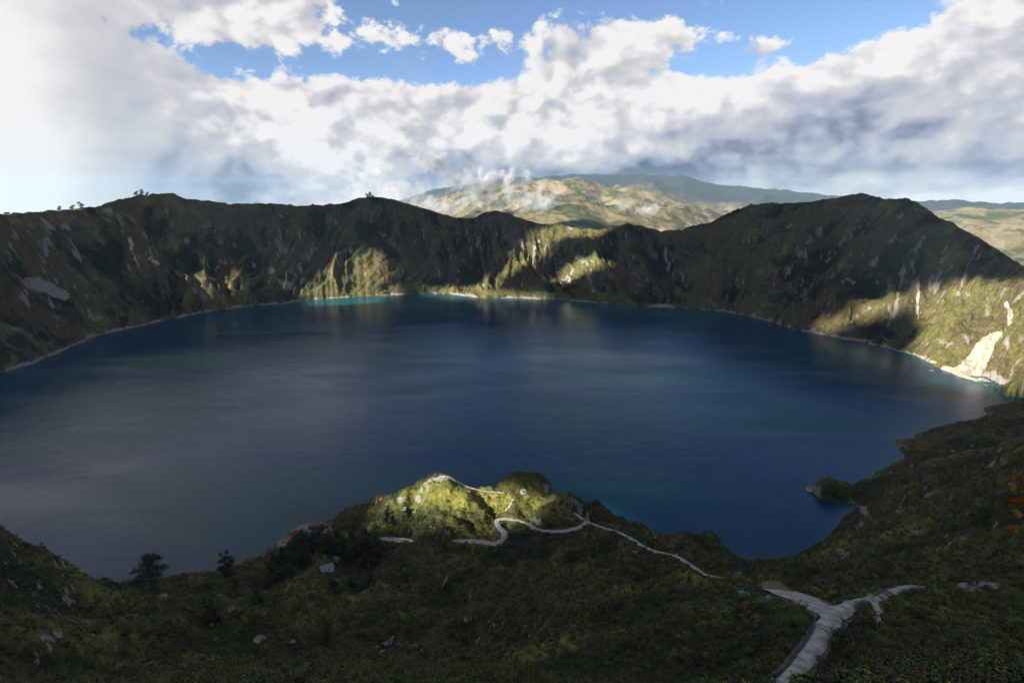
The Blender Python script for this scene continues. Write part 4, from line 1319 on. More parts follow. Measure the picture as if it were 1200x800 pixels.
def build_cover():
    rng = np.random.default_rng(5)
    P, S, K = [], [], []
    for (r0, r1, dens, s0, s1, kinds, seed, w) in [
            (27, 130, 0.95, 0.7, 2.7, (0, 0, 1, 1, 2, 3), 1, w_shrub), (130, 300, 0.26, 1.0, 3.4, (0, 2, 1, 4, 4, 5, 4, 6), 2, w_shrub),
            (300, 760, 0.085, 1.4, 5.2, (4, 4, 4, 5, 6), 3, w_shrub), (760, 1240, 0.03, 2.0, 5.5, (4, 4, 5, 6), 4, w_shrub),
            (27, 130, 0.25, 0.6, 1.4, (3, 3), 5, w_brown), (130, 760, 0.05, 0.9, 2.6, (6, 3), 6, w_brown)]:
        p, ii, jj = sample_near(r0, r1, dens, seed, w)
        P.append(p); n = len(p)
        S.append(s0 + (s1 - s0) * rng.beta(1.3, 3.2, n))
        K.append(np.array(kinds)[rng.integers(0, len(kinds), n)])
    P = np.concatenate(P); S = np.concatenate(S); K = np.concatenate(K)
    P[:, 2] -= 0.08 * S
    T = np.column_stack([rng.normal(0, 0.12, len(P)), rng.normal(0, 0.12, len(P)), rng.uniform(0, 6.28, len(P))])
    scatter('shrub_cover', P, S, T, K, col_shrub)
    P, S = [], []
    for (r0, r1, dens, s0, s1, seed) in [(27, 130, 1.0, 0.7, 1.5, 11), (130, 300, 0.30, 0.9, 2.2, 12), (300, 700, 0.07, 1.2, 3.2, 13)]:
        p, ii, jj = sample_near(r0, r1, dens, seed, w_tuss)
        P.append(p); S.append(rng.uniform(s0, s1, len(p)))
    P = np.concatenate(P); S = np.concatenate(S)
    T = np.column_stack([rng.normal(0, 0.15, len(P)), rng.normal(0, 0.15, len(P)), rng.uniform(0, 6.28, len(P))])
    scatter('tussock_grass', P, S, T, rng.integers(0, 3, len(P)), col_tus)
    P, ii, jj = sample_near(27, 150, 0.5, 21, w_flow)
    S = rng.uniform(0.9, 2.2, len(P))
    T = np.column_stack([rng.normal(0, 0.12, len(P)), rng.normal(0, 0.12, len(P)), rng.uniform(0, 6.28, len(P))])
    scatter('flowering_shrubs', P, S, T, rng.integers(0, 3, len(P)), col_flo)


build_cover()


def wall_scrub():
    rng = np.random.default_rng(31)
    ok_ = far & (MK['t'] < 0.985) & (MK['t'] > 0.01) & (np.abs(GA) < 0.88) & (Z > 3) & (rock < 0.25) & (pale < 0.1) & (hay < RNG.random(Z.shape) * 0.9)
    wgt = ok_ * GR * (0.25 + 0.75 * sstep(0.15, -0.25, MK['mid'] + 0.5 * MK['fine'] + 0.6 * rn1))
    wgt[:, ND:] = 0
    pcum = np.cumsum(wgt.ravel()); pcum /= pcum[-1]
    k = np.searchsorted(pcum, rng.random(15000))
    i, j = np.unravel_index(np.minimum(k, Z.size - 1), Z.shape)
    a = GA[i, j] + rng.uniform(-.5, .5, len(i)) * (2 * AZ_D / ND); r = GR[i, j] + rng.uniform(-2.4, 2.4, len(i))
    x, y = r * np.sin(a), r * np.cos(a)
    P = np.column_stack([x, y, ground(x, y) - 0.5])
    S = 2.4 + 5.5 * rng.beta(1.2, 3.5, len(P))
    T = np.column_stack([rng.normal(0, 0.2, len(P)), rng.normal(0, 0.2, len(P)), rng.uniform(0, 6.28, len(P))])
    scatter('wall_scrub', P, S, T, np.array([4, 4, 5, 6])[rng.integers(0, 4, len(P))], col_shrub)


wall_scrub()


# ------------------------------------------------------------------ builders for single things
def empty(name, loc, rz=0.0):
    o = bpy.data.objects.new(name, None)
    COL.objects.link(o)
    o.empty_display_size = 1.0
    o.location = loc
    o.rotation_euler = (0, 0, rz)
    return o


def copy_tree(o, loc, rz=0.0, sc=1.0, label=None):
    c = o.copy(); COL.objects.link(c)
    c.location = loc; c.rotation_euler = (0, 0, rz); c.scale = (sc, sc, sc)
    if label: c['label'] = label
    for ch in o.children:
        d = ch.copy(); COL.objects.link(d); d.parent = c
        for g in ch.children:
            e = g.copy(); COL.objects.link(e); e.parent = d
    return c


def tube(bm, pts, rads, seg=7):
    rings = []
    for i, p in enumerate(pts):
        p = Vector(p)
        a = Vector(pts[max(i - 1, 0)]); b = Vector(pts[min(i + 1, len(pts) - 1)])
        t = (b - a).normalized()
        u = t.orthogonal().normalized(); v = t.cross(u)
        if rings:
            # keep the frame steady
            u = (lastu - t * lastu.dot(t)).normalized(); v = t.cross(u)
        lastu = u
        rings.append([bm.verts.new(p + (u * math.cos(2 * math.pi * k / seg) + v * math.sin(2 * math.pi * k / seg)) * rads[i]) for k in range(seg)])
    for r0, r1 in zip(rings[:-1], rings[1:]):
        for k in range(seg):
            bm.faces.new((r0[k], r0[(k + 1) % seg], r1[(k + 1) % seg], r1[k]))
    bm.faces.new(list(reversed(rings[0]))); bm.faces.new(rings[-1])


def bm_link(name, bm, mat, parent=None, loc=None, smooth=False):
    me = bpy.data.meshes.new(name)
    bmesh.ops.recalc_face_normals(bm, faces=bm.faces[:])
    bm.to_mesh(me); bm.free()
    if smooth:
        me.polygons.foreach_set('use_smooth', np.ones(len(me.polygons), bool))
    return link(name, me, mat, parent, loc)


def bm_box(bm, cx, cy, cz, sx, sy, sz, rz=0.0):
    c, s = math.cos(rz), math.sin(rz)
    vs = []
    for dx, dy, dz in ((-1, -1, -1), (1, -1, -1), (1, 1, -1), (-1, 1, -1), (-1, -1, 1), (1, -1, 1), (1, 1, 1), (-1, 1, 1)):
        x, y = dx * sx / 2, dy * sy / 2
        vs.append(bm.verts.new((cx + x * c - y * s, cy + x * s + y * c, cz + dz * sz / 2)))
    for f in ((3, 2, 1, 0), (4, 5, 6, 7), (0, 1, 5, 4), (1, 2, 6, 5), (2, 3, 7, 6), (3, 0, 4, 7)):
        bm.faces.new([vs[i] for i in f])


def make_tree(lobes, height, trunk_r, leaf, n, seed, lean=0.0, twin=False, mat=None):
    """lobes: (x, z, radius_x, radius_z) as fractions of the height, seen from the camera's side"""
    rng = np.random.default_rng(seed)
    root = empty('tree', (0, 0, 0))
    bm = bmesh.new()
    H = height
    top = max(l[1] for l in lobes) * H
    def stem(x0, x1, h, r0):
        pts = [(x0 * H, 0, -0.03 * H)]
        rad = [r0 * 1.35]
        for k in range(1, 7):
            f = k / 6
            pts.append(((x0 + (x1 - x0) * f) * H + rng.normal(0, 0.008) * H, rng.normal(0, 0.01) * H, f * h))
            rad.append(r0 * (1 - 0.78 * f))
        tube(bm, pts, rad, 7)
        return pts
    sp = stem(0, lean, top * 0.92, trunk_r)
    if twin:
        stem(0.09, 0.10, top * 0.55, trunk_r * 0.75)
    C, D, R = [], [], []
    for (lx, lz, rx, rz) in lobes:
        ly = rng.normal(0, 0.35) * abs(rx)
        c = np.array([lx * H, ly * H, lz * H])
        f = max(min((lz - rz * 0.8) / max(top / H, 1e-3), 0.85), 0.15)
        k = f * 6; i = int(k)
        b = np.array(sp[i]) * (1 - (k - i)) + np.array(sp[min(i + 1, 6)]) * (k - i)
        mid = b * 0.5 + c * 0.5 + np.array([0, 0, -0.02 * H])
        tube(bm, [tuple(b), tuple(mid), tuple(c)], [trunk_r * 0.38 * (1 - 0.5 * f), trunk_r * 0.22, trunk_r * 0.08], 5)
        C.append(c); R.append((rx * H, rz * H))
    bm_link('trunk', bm, M_BARK, root)
    vol = np.array([r[0] * r[0] * r[1] for r in R]) ** 0.75
    k = rng.choice(len(C), n, p=vol / vol.sum())
    C = np.array(C)[k]; Rr = np.array(R)[k]
    d = rand_dirs(n, rng)
    # sub-clumps so that the outline is uneven and the sky shows through
    cl = rand_dirs(60, rng)[rng.integers(0, 60, n)]
    d = d * 0.45 + cl * 0.75
    rr = rng.uniform(0.45, 1.0, n)
    off = d * rr[:, None] * np.column_stack([Rr[:, 0], Rr[:, 0], Rr[:, 1]])
    c = C + off
    u = rand_dirs(n, rng); v = np.cross(u, rand_dirs(n, rng)); v /= np.linalg.norm(v, axis=1, keepdims=True) + 1e-9
    sz = leaf * rng.uniform(0.6, 1.5, n)[:, None]
    me = quads_mesh('crown', c, u * sz, v * sz * 1.2)
    link('crown', me, mat or M_TREE, root)
    return root


def plant_at(o, px, py, sink=0.0, dist=None, rz=0.0, sc=1.0):
    q = pick(px, py, dist)
    o.location = (q[0], q[1], q[2] - sink)
    o.rotation_euler = (0, 0, rz - math.atan2(q[0], q[1]))
    o.scale = (sc, sc, sc)
    return q


def metres(px, py, n, dist=None):
    """size in metres of n photograph pixels at the ground seen at (px, py)"""
    q = pick(px, py, dist)
    zc = q[1] * CP - (q[2] - CAM_H) * SP
    return n * zc / F_PX


# ---- the two lone trees above the shore
h1 = metres(180, 688, 46)
T1 = make_tree([(0.02, 0.84, 0.20, 0.14), (0.10, 0.80, 0.20, 0.14), (0.22, 0.74, 0.14, 0.09), (-0.06, 0.66, 0.22, 0.14), (0.12, 0.58, 0.20, 0.12), (-0.28, 0.60, 0.12, 0.08), (-0.36, 0.42, 0.15, 0.08),
                (-0.16, 0.45, 0.17, 0.10), (0.28, 0.46, 0.17, 0.07), (0.06, 0.36, 0.2, 0.09), (-0.22, 0.33, 0.12, 0.06), (0.2, 0.30, 0.16, 0.06), (-0.05, 0.52, 0.2, 0.12), (0.0, 0.9, 0.12, 0.09)], h1, h1 * 0.032, h1 * 0.017, 3400, 3, 0.03, True)
T1.name = 'broadleaf_tree'
plant_at(T1, 178, 690, 0.3)
tag(T1, 'big dark round crowned tree on the grassy bank against the lake at left', 'tree')
h2 = metres(266, 678, 37)
T2 = make_tree([(-0.08, 0.90, 0.07, 0.10), (0.10, 0.90, 0.08, 0.10), (0.02, 0.76, 0.12, 0.10), (0.17, 0.72, 0.11, 0.09), (-0.10, 0.66, 0.12, 0.09), (0.20, 0.56, 0.12, 0.09), (0.05, 0.56, 0.13, 0.1),
                (-0.13, 0.46, 0.13, 0.09), (0.12, 0.40, 0.16, 0.1), (-0.02, 0.28, 0.17, 0.1), (0.15, 0.22, 0.16, 0.09), (0.05, 0.14, 0.18, 0.07)], h2, h2 * 0.025, h2 * 0.019, 2000, 8, 0.04)
T2.name = 'slender_tree'
plant_at(T2, 266, 678, 0.3)
tag(T2, 'slender dark tree with a ragged double tip right of the round crowned tree', 'tree')

# ---- the wood above the boat landing
WOOD = [(310, 672), (334, 650), (352, 636), (378, 630), (442, 632), (450, 645), (444, 662), (424, 664), (404, 652), (372, 656), (346, 672), (322, 686)]
kinds = []
for i in range(4):
    lob = [(RNG.normal(0, 0.1), z, 0.23 * (1.15 - 0.75 * z) + 0.08, 0.13) for z in np.linspace(0.2, 0.9, 7)]
    tr = make_tree(lob, 1.0, 0.022, 0.045, 420, 100 + i)
    tr.name = 'conifer_tree'
    kinds.append(tr)
wpos = []
tries = 0
while len(wpos) < 74 and tries < 4000:
    tries += 1
    x, y = RNG.uniform(308, 452), RNG.uniform(628, 688)
    if poly_in(np.array([x]), np.array([y]), WOOD)[0]:
        q = pick(x, y)
        if q[2] > 2 and all(np.hypot(*(q[:2] - w[:2])) > 5.5 for w in wpos):
            wpos.append(q)
WL = 'dark bushy tree in the dense wood between the boat landing and the small huts'
for i, q in enumerate(wpos):
    H = RNG.uniform(9, 16)
    if i < 4:
        o = kinds[i]; o.location = (q[0], q[1], q[2] - 0.2); o.scale = (H, H, H); o.rotation_euler = (0, 0, RNG.uniform(0, 6.28)); o['label'] = WL
    else:
        o = copy_tree(kinds[i % 4], (q[0], q[1], q[2] - 0.2), RNG.uniform(0, 6.28), H, WL)
    tag(o, cat='tree', group='trees of the wood above the boat landing')
lone = [(434, 684, 11, 'round dark tree on the brown field right of the small huts'), (412, 690, 11, 'dark tree standing alone below the brown field, nearest the small huts'),
        (392, 697, 13, 'dark leafy tree in front of the small huts at the edge of the slope'), (276, 690, 9, 'low dark tree beside the foot of the slender tree'),
        (305, 707, 12, 'dark tree on the slope below the slender tree and left of the wood'), (250, 726, 13, 'broad dark tree on the knoll below the lone round crowned tree')]
for x, y, H, lb in lone:
    q = pick(x, y)
    o = copy_tree(kinds[int(x) % 4], (q[0], q[1], q[2] - 0.3), x * 0.7, H, lb)
    tag(o, cat='tree')
    if 'group' in o: del o['group']

# ---- trees on the skyline of the left rim and on the middle summit
rim = [(70, 4.5, 'leftmost of three small trees on the sunlit grassy rim at far left'), (85, 4.5, 'middle one of three small trees on the sunlit grassy rim at far left'), (95, 5.0, 'rightmost of three small trees on the sunlit grassy rim at far left'),
       (160, 4.5, 'small tree left in the clump on the dark left summit'), (166, 5.0, 'small tree in the middle of the clump on the dark left summit'), (173, 4.0, 'small tree right in the clump on the dark left summit'),
       (430, 4.5, 'small tree at the left end of the middle summit'), (434, 5.5, 'taller small tree on top of the middle summit')]


def rim_point(px):
    a, _ = px_tdep(px, float(np.interp(px, [p[0] for p in CREST], [p[1] for p in CREST])))
    rr = np.linspace(1200, 3000, 1500)
    g = ground(rr * math.sin(a), rr * math.cos(a))
    k = int(np.argmin((CAM_H - g) / rr))
    return np.array([rr[k] * math.sin(a), rr[k] * math.cos(a), g[k]]), rr[k]


for px, hp, lb in rim:
    q, r = rim_point(px)
    H = hp * r / F_PX * 0.98
    o = copy_tree(kinds[px % 4], (q[0], q[1], q[2] - 0.5), px * 1.3, H, lb)
    o.scale = (H * 1.7, H * 1.5, H)
    tag(o, cat='tree', group='small trees on the crater rim')


# ---- rocks
def rock_mesh(seed, jag=0.35, tall=1.0):
    bm = bmesh.new()
    bmesh.ops.create_icosphere(bm, subdivisions=3, radius=0.5)
    rng = np.random.default_rng(seed)
    planes = [(Vector(rand_dirs(1, rng)[0]), rng.uniform(0.25, 0.42)) for _ in range(9)]
    o3 = rng.uniform(0, 50, 3)
    for v in bm.verts:
        for n, d in planes:
            s = v.co.dot(n)
            if s > d:
                v.co -= n * (s - d)
        p = v.co * 4
        k = float(gnoise(np.array([p.x + o3[0] + p.z]), np.array([p.y + o3[1]]), 7)[0])
        v.co *= 1 + jag * 0.35 * k
        v.co.z *= tall
    me = bpy.data.meshes.new('boulder')
    bm.to_mesh(me); bm.free()
    me.materials.append(M_ROCKS)
    return me


rock_meshes = [rock_mesh(200 + i, 0.5, 0.75 + 0.25 * (i % 3)) for i in range(6)]
CL = {
    'a': ('pale jagged rock in the cluster at the bottom centre of the slope', 'pale rocks at the bottom centre'),
    'b': ('small pale rock on the step below the brown terrace', 'pale rocks under the brown terrace'),
    'c': ('small pale rock on the dark slope below the winding lower path', 'pale rocks below the winding path'),
    'd': ('pale rock beside the path running down towards the promontory', 'pale rocks along the descending path'),
}
ROCKS = [
    (441, 758, 7, 'a'), (452, 753, 8, 'a'), (459, 749, 10, 'a'), (468, 753, 9, 'a'), (447, 763, 6, 'a'), (487, 755, 7, 'a'), (477, 752, 5, 'a'), (494, 760, 4, 'a'),
    (546, 726, 6, 'b'), (552, 723, 5, 'b'), (573, 728, 5, 'b'), (580, 731, 6, 'b'), (615, 732, 6, 'b'), (649, 732, 5, 'b'),
    (496, 652, 4, 'c'), (494, 660, 4, 'c'), (474, 666, 4, 'c'), (683, 653, 4, 'c'), (690, 652, 4, 'c'), (692, 656, 5, 'c'), (720, 670, 4, 'c'), (505, 616, 3, 'c'),
    (744, 646, 6, 'd'), (741, 640, 4, 'd'), (768, 628, 4, 'd'), (776, 655, 4, 'd'), (785, 660, 4, 'd'), (804, 660, 4, 'd'), (756, 634, 3, 'd'), (794, 650, 5, 'd'),
    (1012, 599, 9, 'large pale boulder above the small cove on the right shore'), (986, 645, 7, 'white boulder above the near bay on the right'), (959, 657, 5, 'pale rounded boulder near the shore of the near bay, left of the white boulder'),
    (1024, 610, 4, 'small pale stone below the large pale boulder'), (1000, 587, 5, 'flat grey rock on the right shore above the cove'), (952, 572, 16, 'dark flat rock islet at the tip of the right shore'),
    (867, 670, 6, 'pale rock on the green knob left of the wide path'), (907, 672, 4, 'small pale rock above the end of the wide path'), (855, 683, 5, 'pale flat rock between the green tent and the descending path'),
    (1130, 685, 13, 'grey rock outcrop left of two on the slope right of the path'), (1150, 687, 15, 'grey rock outcrop right of two on the slope right of the path'), (1075, 716, 10, 'grey rock face beside the dark bushes below the right path'),
    (50, 745, 10, 'grey rock on the dark slope at far left'), (40, 776, 13, 'flat grey rock low on the dark slope at far left'), (190, 697, 11, 'flat pale rock beside the round crowned tree'), (173, 688, 5, 'pale rock at the foot of the round crowned tree'),
    (256, 697, 7, 'pale rock below the slender tree'), (270, 714, 9, 'tilted pale rock on the knoll below the slender tree'), (248, 730, 6, 'small pale rock on the knoll under the broad dark tree'), (305, 748, 16, 'long pale rock ledge on the lower left slope'), (343, 750, 7, 'grey rock right of the long pale ledge'),
    (447, 583, 6, 'grey crag on the left tail of the promontory'), (474, 595, 7, 'pale crag on the sunlit left face of the promontory'), (486, 598, 6, 'second pale crag on the promontory, right of the first'), (521, 600, 4, 'small pale crag low on the promontory face'), (502, 568, 8, 'pale rock edge below the top of the promontory'), (454, 590, 5, 'small pale crag left of the sunlit promontory face'),
    (672, 735, 14, 'flat grey slab at the end of the brown terrace'), (1091, 433, 7, 'low white rock islet in the lake off the landslide scar'),
    (1095, 545, 5, 'pale rock on the right hillside above the peninsula'), (1118, 527, 7, 'pale rock on the upper right hillside'), (1140, 521, 6, 'pale rock at the top of the right hillside path line'), (1085, 571, 5, 'small pale rock on the dark right hillside'), (1115, 553, 5, 'pale stone on the middle of the right hillside'),
    (1070, 545, 6, 'grey rock above the peninsula on the right shore'), (1045, 553, 5, 'grey shore rock below the peninsula'),
]
CLU = {'a': ['leftmost of the pale jagged rocks at the bottom centre', 'second from left of the pale jagged rocks at the bottom centre', 'tallest pale jagged rock in the bottom centre cluster, at its top', 'pale jagged rock just right of the tallest one in the bottom centre cluster', 'lowest rock of the pale jagged cluster at the bottom centre', 'largest rock at the right end of the pale jagged bottom centre cluster', 'small rock in the gap right of the middle of the bottom centre cluster', 'small rightmost rock of the pale jagged cluster at the bottom centre'], 'b': ['leftmost small pale rock under the edge of the brown terrace', 'second small pale rock from left under the edge of the brown terrace', 'left one of the close pair of pale rocks under the middle of the brown terrace', 'right one of the close pair of pale rocks under the middle of the brown terrace', 'lone small pale rock under the right half of the brown terrace', 'small pale rock just left of the flat grey slab below the brown terrace'], 'c': ['upper of two pale stones below the left end of the winding path', 'lower of two pale stones below the left end of the winding path', 'pale stone on the dark slope right of the brown field', 'left one of three pale stones below the right part of the winding path', 'middle one of three pale stones below the right part of the winding path', 'right one of three pale stones below the right part of the winding path', 'lone pale stone on the dark slope under the descending path', 'pale stone on the shaded foot of the promontory above the winding path'], 'd': ['bigger pale rock just below the upper part of the descending path', 'smaller pale rock above the bigger one at the descending path', 'pale stone on the far side of the descending path towards the brown headland', 'pale rock at the near side of the descending path, at its middle', 'pale rock below the middle of the descending path', 'pale rock at the near side of the lower descending path', 'small pale stone above the descending path near its upper end', 'pale rock on the far side where the descending path gets narrow']}
for i, (x, y, s, lb) in enumerate(ROCKS):
    q = pick(x, y + 1)
    S = metres(x, y + 1, s)
    o = bpy.data.objects.new('boulder', rock_meshes[i % 6])
    COL.objects.link(o)
    o.location = (q[0], q[1], max(q[2], 0) - S * 0.05)
    flat = 0.45 if ('flat' in lb or 'islet' in lb or 'ledge' in lb) else RNG.uniform(0.75, 1.2)
    o.scale = (S * RNG.uniform(0.85, 1.25), S * RNG.uniform(0.8, 1.1), S * flat)
    o.rotation_euler = (RNG.normal(0, 0.15), RNG.normal(0, 0.15), RNG.uniform(0, 6.28))
    if lb in CL:
        tag(o, CLU[lb].pop(0), 'rock', CL[lb][1])
    else:
        tag(o, lb, 'rock')


# ---- big dark bushes beside the wide path
for i, (x, y, r0, w, lb) in enumerate([(1004, 752, 68, 36, 'large dark bush in the fork right of the wide pale path'), (1022, 735, 76, 30, 'dark bush in the fork close to the short side path'), (1052, 742, 74, 34, 'dark brown bush right of the short side path'), (1078, 728, 84, 30, 'dark bush at the right below the curving far branch of the path'),
                                       (1012, 712, 86, 22, 'small dark bush at the upper corner of the path fork'), (930, 740, 68, 34, 'dense green bush on the left edge of the wide pale path'), (893, 722, 86, 34, 'green bush on the rise left of the wide pale path'), (1045, 702, 102, 18, 'green bush enclosed by the curving far branch of the path')]):
    q = pick(x, y, r0)
    gz = float(ground(q[0], q[1]))
    zc = q[1] * CP - (gz - CAM_H) * SP
    W = w * zc / F_PX
    me = bush_mesh('bush', 700 + i, 2600, 0.022)
    o = link('bush', me, M_BROWN if i in (2,) else (M_GREEN if i in (5, 6, 7) else M_SHRUB))
    o.location = (q[0], q[1], gz - 0.15); o.rotation_euler = (0, 0, i * 1.1); o.scale = (W, W, W * 0.95)
    tag(o, lb, 'bush')


# ---- small buildings
M_WHITE = simple_mat('white_plaster', (0.62, 0.61, 0.58), 0.85, 0.12, 1.0)
M_GREYW = simple_mat('weathered_whitewash', (0.42, 0.41, 0.38), 0.85, 0.2, 1.0)
M_TIN = simple_mat('blue_grey_roofing', (0.16, 0.19, 0.24), 0.5, 0.2, 1.5)
M_WOODP = simple_mat('weathered_wood', (0.13, 0.095, 0.065), 0.85, 0.3, 3.0)
M_RUST = simple_mat('rusty_roofing', (0.13, 0.08, 0.05), 0.7, 0.3, 1.2)
M_DARK = simple_mat('dark_opening', (0.02, 0.02, 0.022), 0.7, 0.2, 1.0)
M_TENT = simple_mat('green_canvas', (0.03, 0.20, 0.13), 0.6, 0.15, 1.5)
M_KERB = simple_mat('dark_edging', (0.035, 0.038, 0.045), 0.85, 0.3, 1.5, 0.02)
M_RED = simple_mat('red_hull', (0.50, 0.05, 0.035), 0.45, 0.15, 1.0)
M_ORANGE = simple_mat('orange_hull', (0.55, 0.14, 0.05), 0.45, 0.15, 1.0)


def make_hut(name, L, W, Hw, Hr, wall_m, roof_m, over=0.35):
    root = empty(name, (0, 0, 0))
    bm = bmesh.new()
    x, y = L / 2, W / 2
    v = [bm.verts.new(p) for p in ((-x, -y, -1.5), (x, -y, -1.5), (x, y, -1.5), (-x, y, -1.5), (-x, -y, Hw), (x, -y, Hw), (x, y, Hw), (-x, y, Hw), (-x, 0, Hw + Hr), (x, 0, Hw + Hr))]
    for f in ((3, 2, 1, 0), (0, 1, 5, 4), (2, 3, 7, 6), (1, 2, 6, 9, 5), (3, 0, 4, 8, 7), (4, 5, 9, 8), (6, 7, 8, 9)):
        bm.faces.new([v[i] for i in f])
    bm_link('wall', bm, wall_m, root)
    bm = bmesh.new()
    X, Y = x + over, y + over
    zE = Hw - Hr * over / y + 0.05; zT = Hw + Hr + 0.05; th = 0.14
    for s in (-1, 1):
        q = [(-X, s * Y, zE), (X, s * Y, zE), (X, s * 0.0, zT), (-X, s * 0.0, zT)]
        lo = [bm.verts.new(p) for p in q]; hi = [bm.verts.new((p[0], p[1], p[2] + th)) for p in q]
        bm.faces.new(lo[::-1]); bm.faces.new(hi)
        for k in range(4):
            bm.faces.new((lo[k], lo[(k + 1) % 4], hi[(k + 1) % 4], hi[k]))
    bm_link('roof', bm, roof_m, root)
    bm = bmesh.new(); bm_box(bm, L * 0.12, -y - 0.03, 1.0, 0.9, 0.08, 2.0)
    bm_link('door', bm, M_DARK, root)
    bm = bmesh.new(); bm_box(bm, -L * 0.24, -y - 0.03, 1.5, 0.8, 0.08, 0.8)
    bm_link('window', bm, M_DARK, root)
    return root


def place_hut(o, px, py, rz, dist=None):
    q = pick(px, py, dist)
    o.location = (q[0], q[1], q[2] + 0.1); o.rotation_euler = (0, 0, rz)


hut = make_hut('hut', 9, 5.5, 2.6, 1.9, M_WHITE, M_TIN); place_hut(hut, 383, 667, 0.55)
tag(hut, 'small hut with blue grey roof and white gable left of the wooden cabin', 'hut')
cab = make_hut('cabin', 6, 5, 2.4, 2.6, M_WOODP, M_TIN); place_hut(cab, 395, 658, -0.5)
tag(cab, 'little grey roofed wooden cabin just behind the white gabled hut', 'cabin')
wh = make_hut('white_hut', 4.2, 3.6, 2.2, 1.1, M_GREYW, M_TIN); place_hut(wh, 613, 576.5, 0.2, 511)
tag(wh, 'tiny white hut on the sunlit ridge of the promontory', 'hut')
shed = make_hut('shed', 24, 5, 2.4, 1.2, M_WOODP, M_RUST); place_hut(shed, 376, 617, 0.12, 566)
tag(shed, 'long low brown shed on the pale shelf of the boat landing', 'shed')
hm_ = make_hut('hut', 11, 7, 3.5, 2.2, M_WHITE, M_TIN)
q, r = rim_point(8); hm_.location = q; hm_.rotation_euler = (0, 0, 0.5)
tag(hm_, 'white hut on the skyline at the far left end of the rim', 'hut')
mast, r = rim_point(437)
mb = empty('stone_hut', mast)
bm = bmesh.new(); bm_box(bm, 0, 0, 2.0, 9, 7, 6); bm_link('wall', bm, M_WOODP, mb)
bm = bmesh.new()
b4 = [bm.verts.new(p) for p in ((-5.2, -4.2, 5.02), (5.2, -4.2, 5.02), (5.2, 4.2, 5.02), (-5.2, 4.2, 5.02))]; tp = bm.verts.new((0, 0, 8.2))
bm.faces.new(b4[::-1])
for k in range(4): bm.faces.new((b4[k], b4[(k + 1) % 4], tp))
bm_link('roof', bm, M_DARK, mb)
bm = bmesh.new(); bm_box(bm, 1.0, -3.55, 1.0, 1.2, 0.1, 2.2); bm_link('door', bm, M_DARK, mb)
tag(mb, 'dark lookout hut with pyramid roof on the middle summit', 'hut')

# tent: arched green canvas with a ridge seam and an entrance
tent = empty('tent', (0, 0, 0))
bm = bmesh.new()
prev = None
for i in range(9):
    a = math.pi * i / 8
    ring = []
    for xx, sc in ((-2.6, 0.55), (-2.0, 0.92), (0, 1.0), (2.0, 0.92), (2.6, 0.55)):
        ring.append(bm.verts.new((xx, 2.0 * sc * math.cos(a), 1.9 * sc * math.sin(a) - 0.1)))
    if prev:
        for k in range(4): bm.faces.new((prev[k], prev[k + 1], ring[k + 1], ring[k]))
    prev = ring
bm_link('canvas', bm, M_TENT, tent, smooth=True)
bm = bmesh.new()
for i in range(8):
    a0, a1 = math.pi * i / 8, math.pi * (i + 1) / 8
    tube(bm, [(0, 2.03 * math.cos(a0), 1.93 * math.sin(a0) - 0.1), (0, 2.03 * math.cos(a1), 1.93 * math.sin(a1) - 0.1)], [0.05, 0.05], 5)
bm_link('pole', bm, M_DARK, tent)
plant_at(tent, 872, 697, 0.0)
tsc = metres(872, 697, 13) / 5.2
tent.scale = (tsc, tsc, tsc)
tag(tent, 'green canvas tent among the bushes left of the wide pale path', 'tent')

# ---- boat landing: kayaks drawn up in rows, and a jetty
def kayak_mesh(mat):
    bm = bmesh.new()
    n = 9
    rings = []
    for i in range(n):
        f = i / (n - 1) * 2 - 1
        w = 0.42 * (1 - abs(f) ** 2.4) + 0.02; h = 0.30 * (1 - 0.3 * f * f); zz = 0.18 * f * f
        ring = [bm.verts.new((2.2 * f, w * math.cos(a), zz + 0.2 + h * 0.55 * math.sin(a))) for a in [2 * math.pi * k / 8 for k in range(8)]]
        rings.append(ring)
    for r0, r1 in zip(rings[:-1], rings[1:]):
        for k in range(8): bm.faces.new((r0[k], r0[(k + 1) % 8], r1[(k + 1) % 8], r1[k]))
    bm.faces.new(rings[0][::-1]); bm.faces.new(rings[-1])
    me = bpy.data.meshes.new('hull'); bmesh.ops.recalc_face_normals(bm, faces=bm.faces[:]); bm.to_mesh(me); bm.free()
    me.polygons.foreach_set('use_smooth', np.ones(len(me.polygons), bool))
    me.materials.append(mat)
    return me


def make_kayak(mat):
    root = empty('kayak', (0, 0, 0))
    link('hull', kayak_mesh(mat), mat, root)
    bm = bmesh.new()
    pts = [(0.75 * math.cos(2 * math.pi * k / 10), 0.27 * math.sin(2 * math.pi * k / 10), 0.385) for k in range(10)]
    f0 = [bm.verts.new(p) for p in pts]; f1 = [bm.verts.new((p[0] * 0.95, p[1] * 0.95, p[2] - 0.03)) for p in pts]
    bm.faces.new(f0)
    for k in range(10): bm.faces.new((f0[k], f0[(k + 1) % 10], f1[(k + 1) % 10], f1[k]))
    bm_link('cockpit', bm, M_DARK, root)
    return root


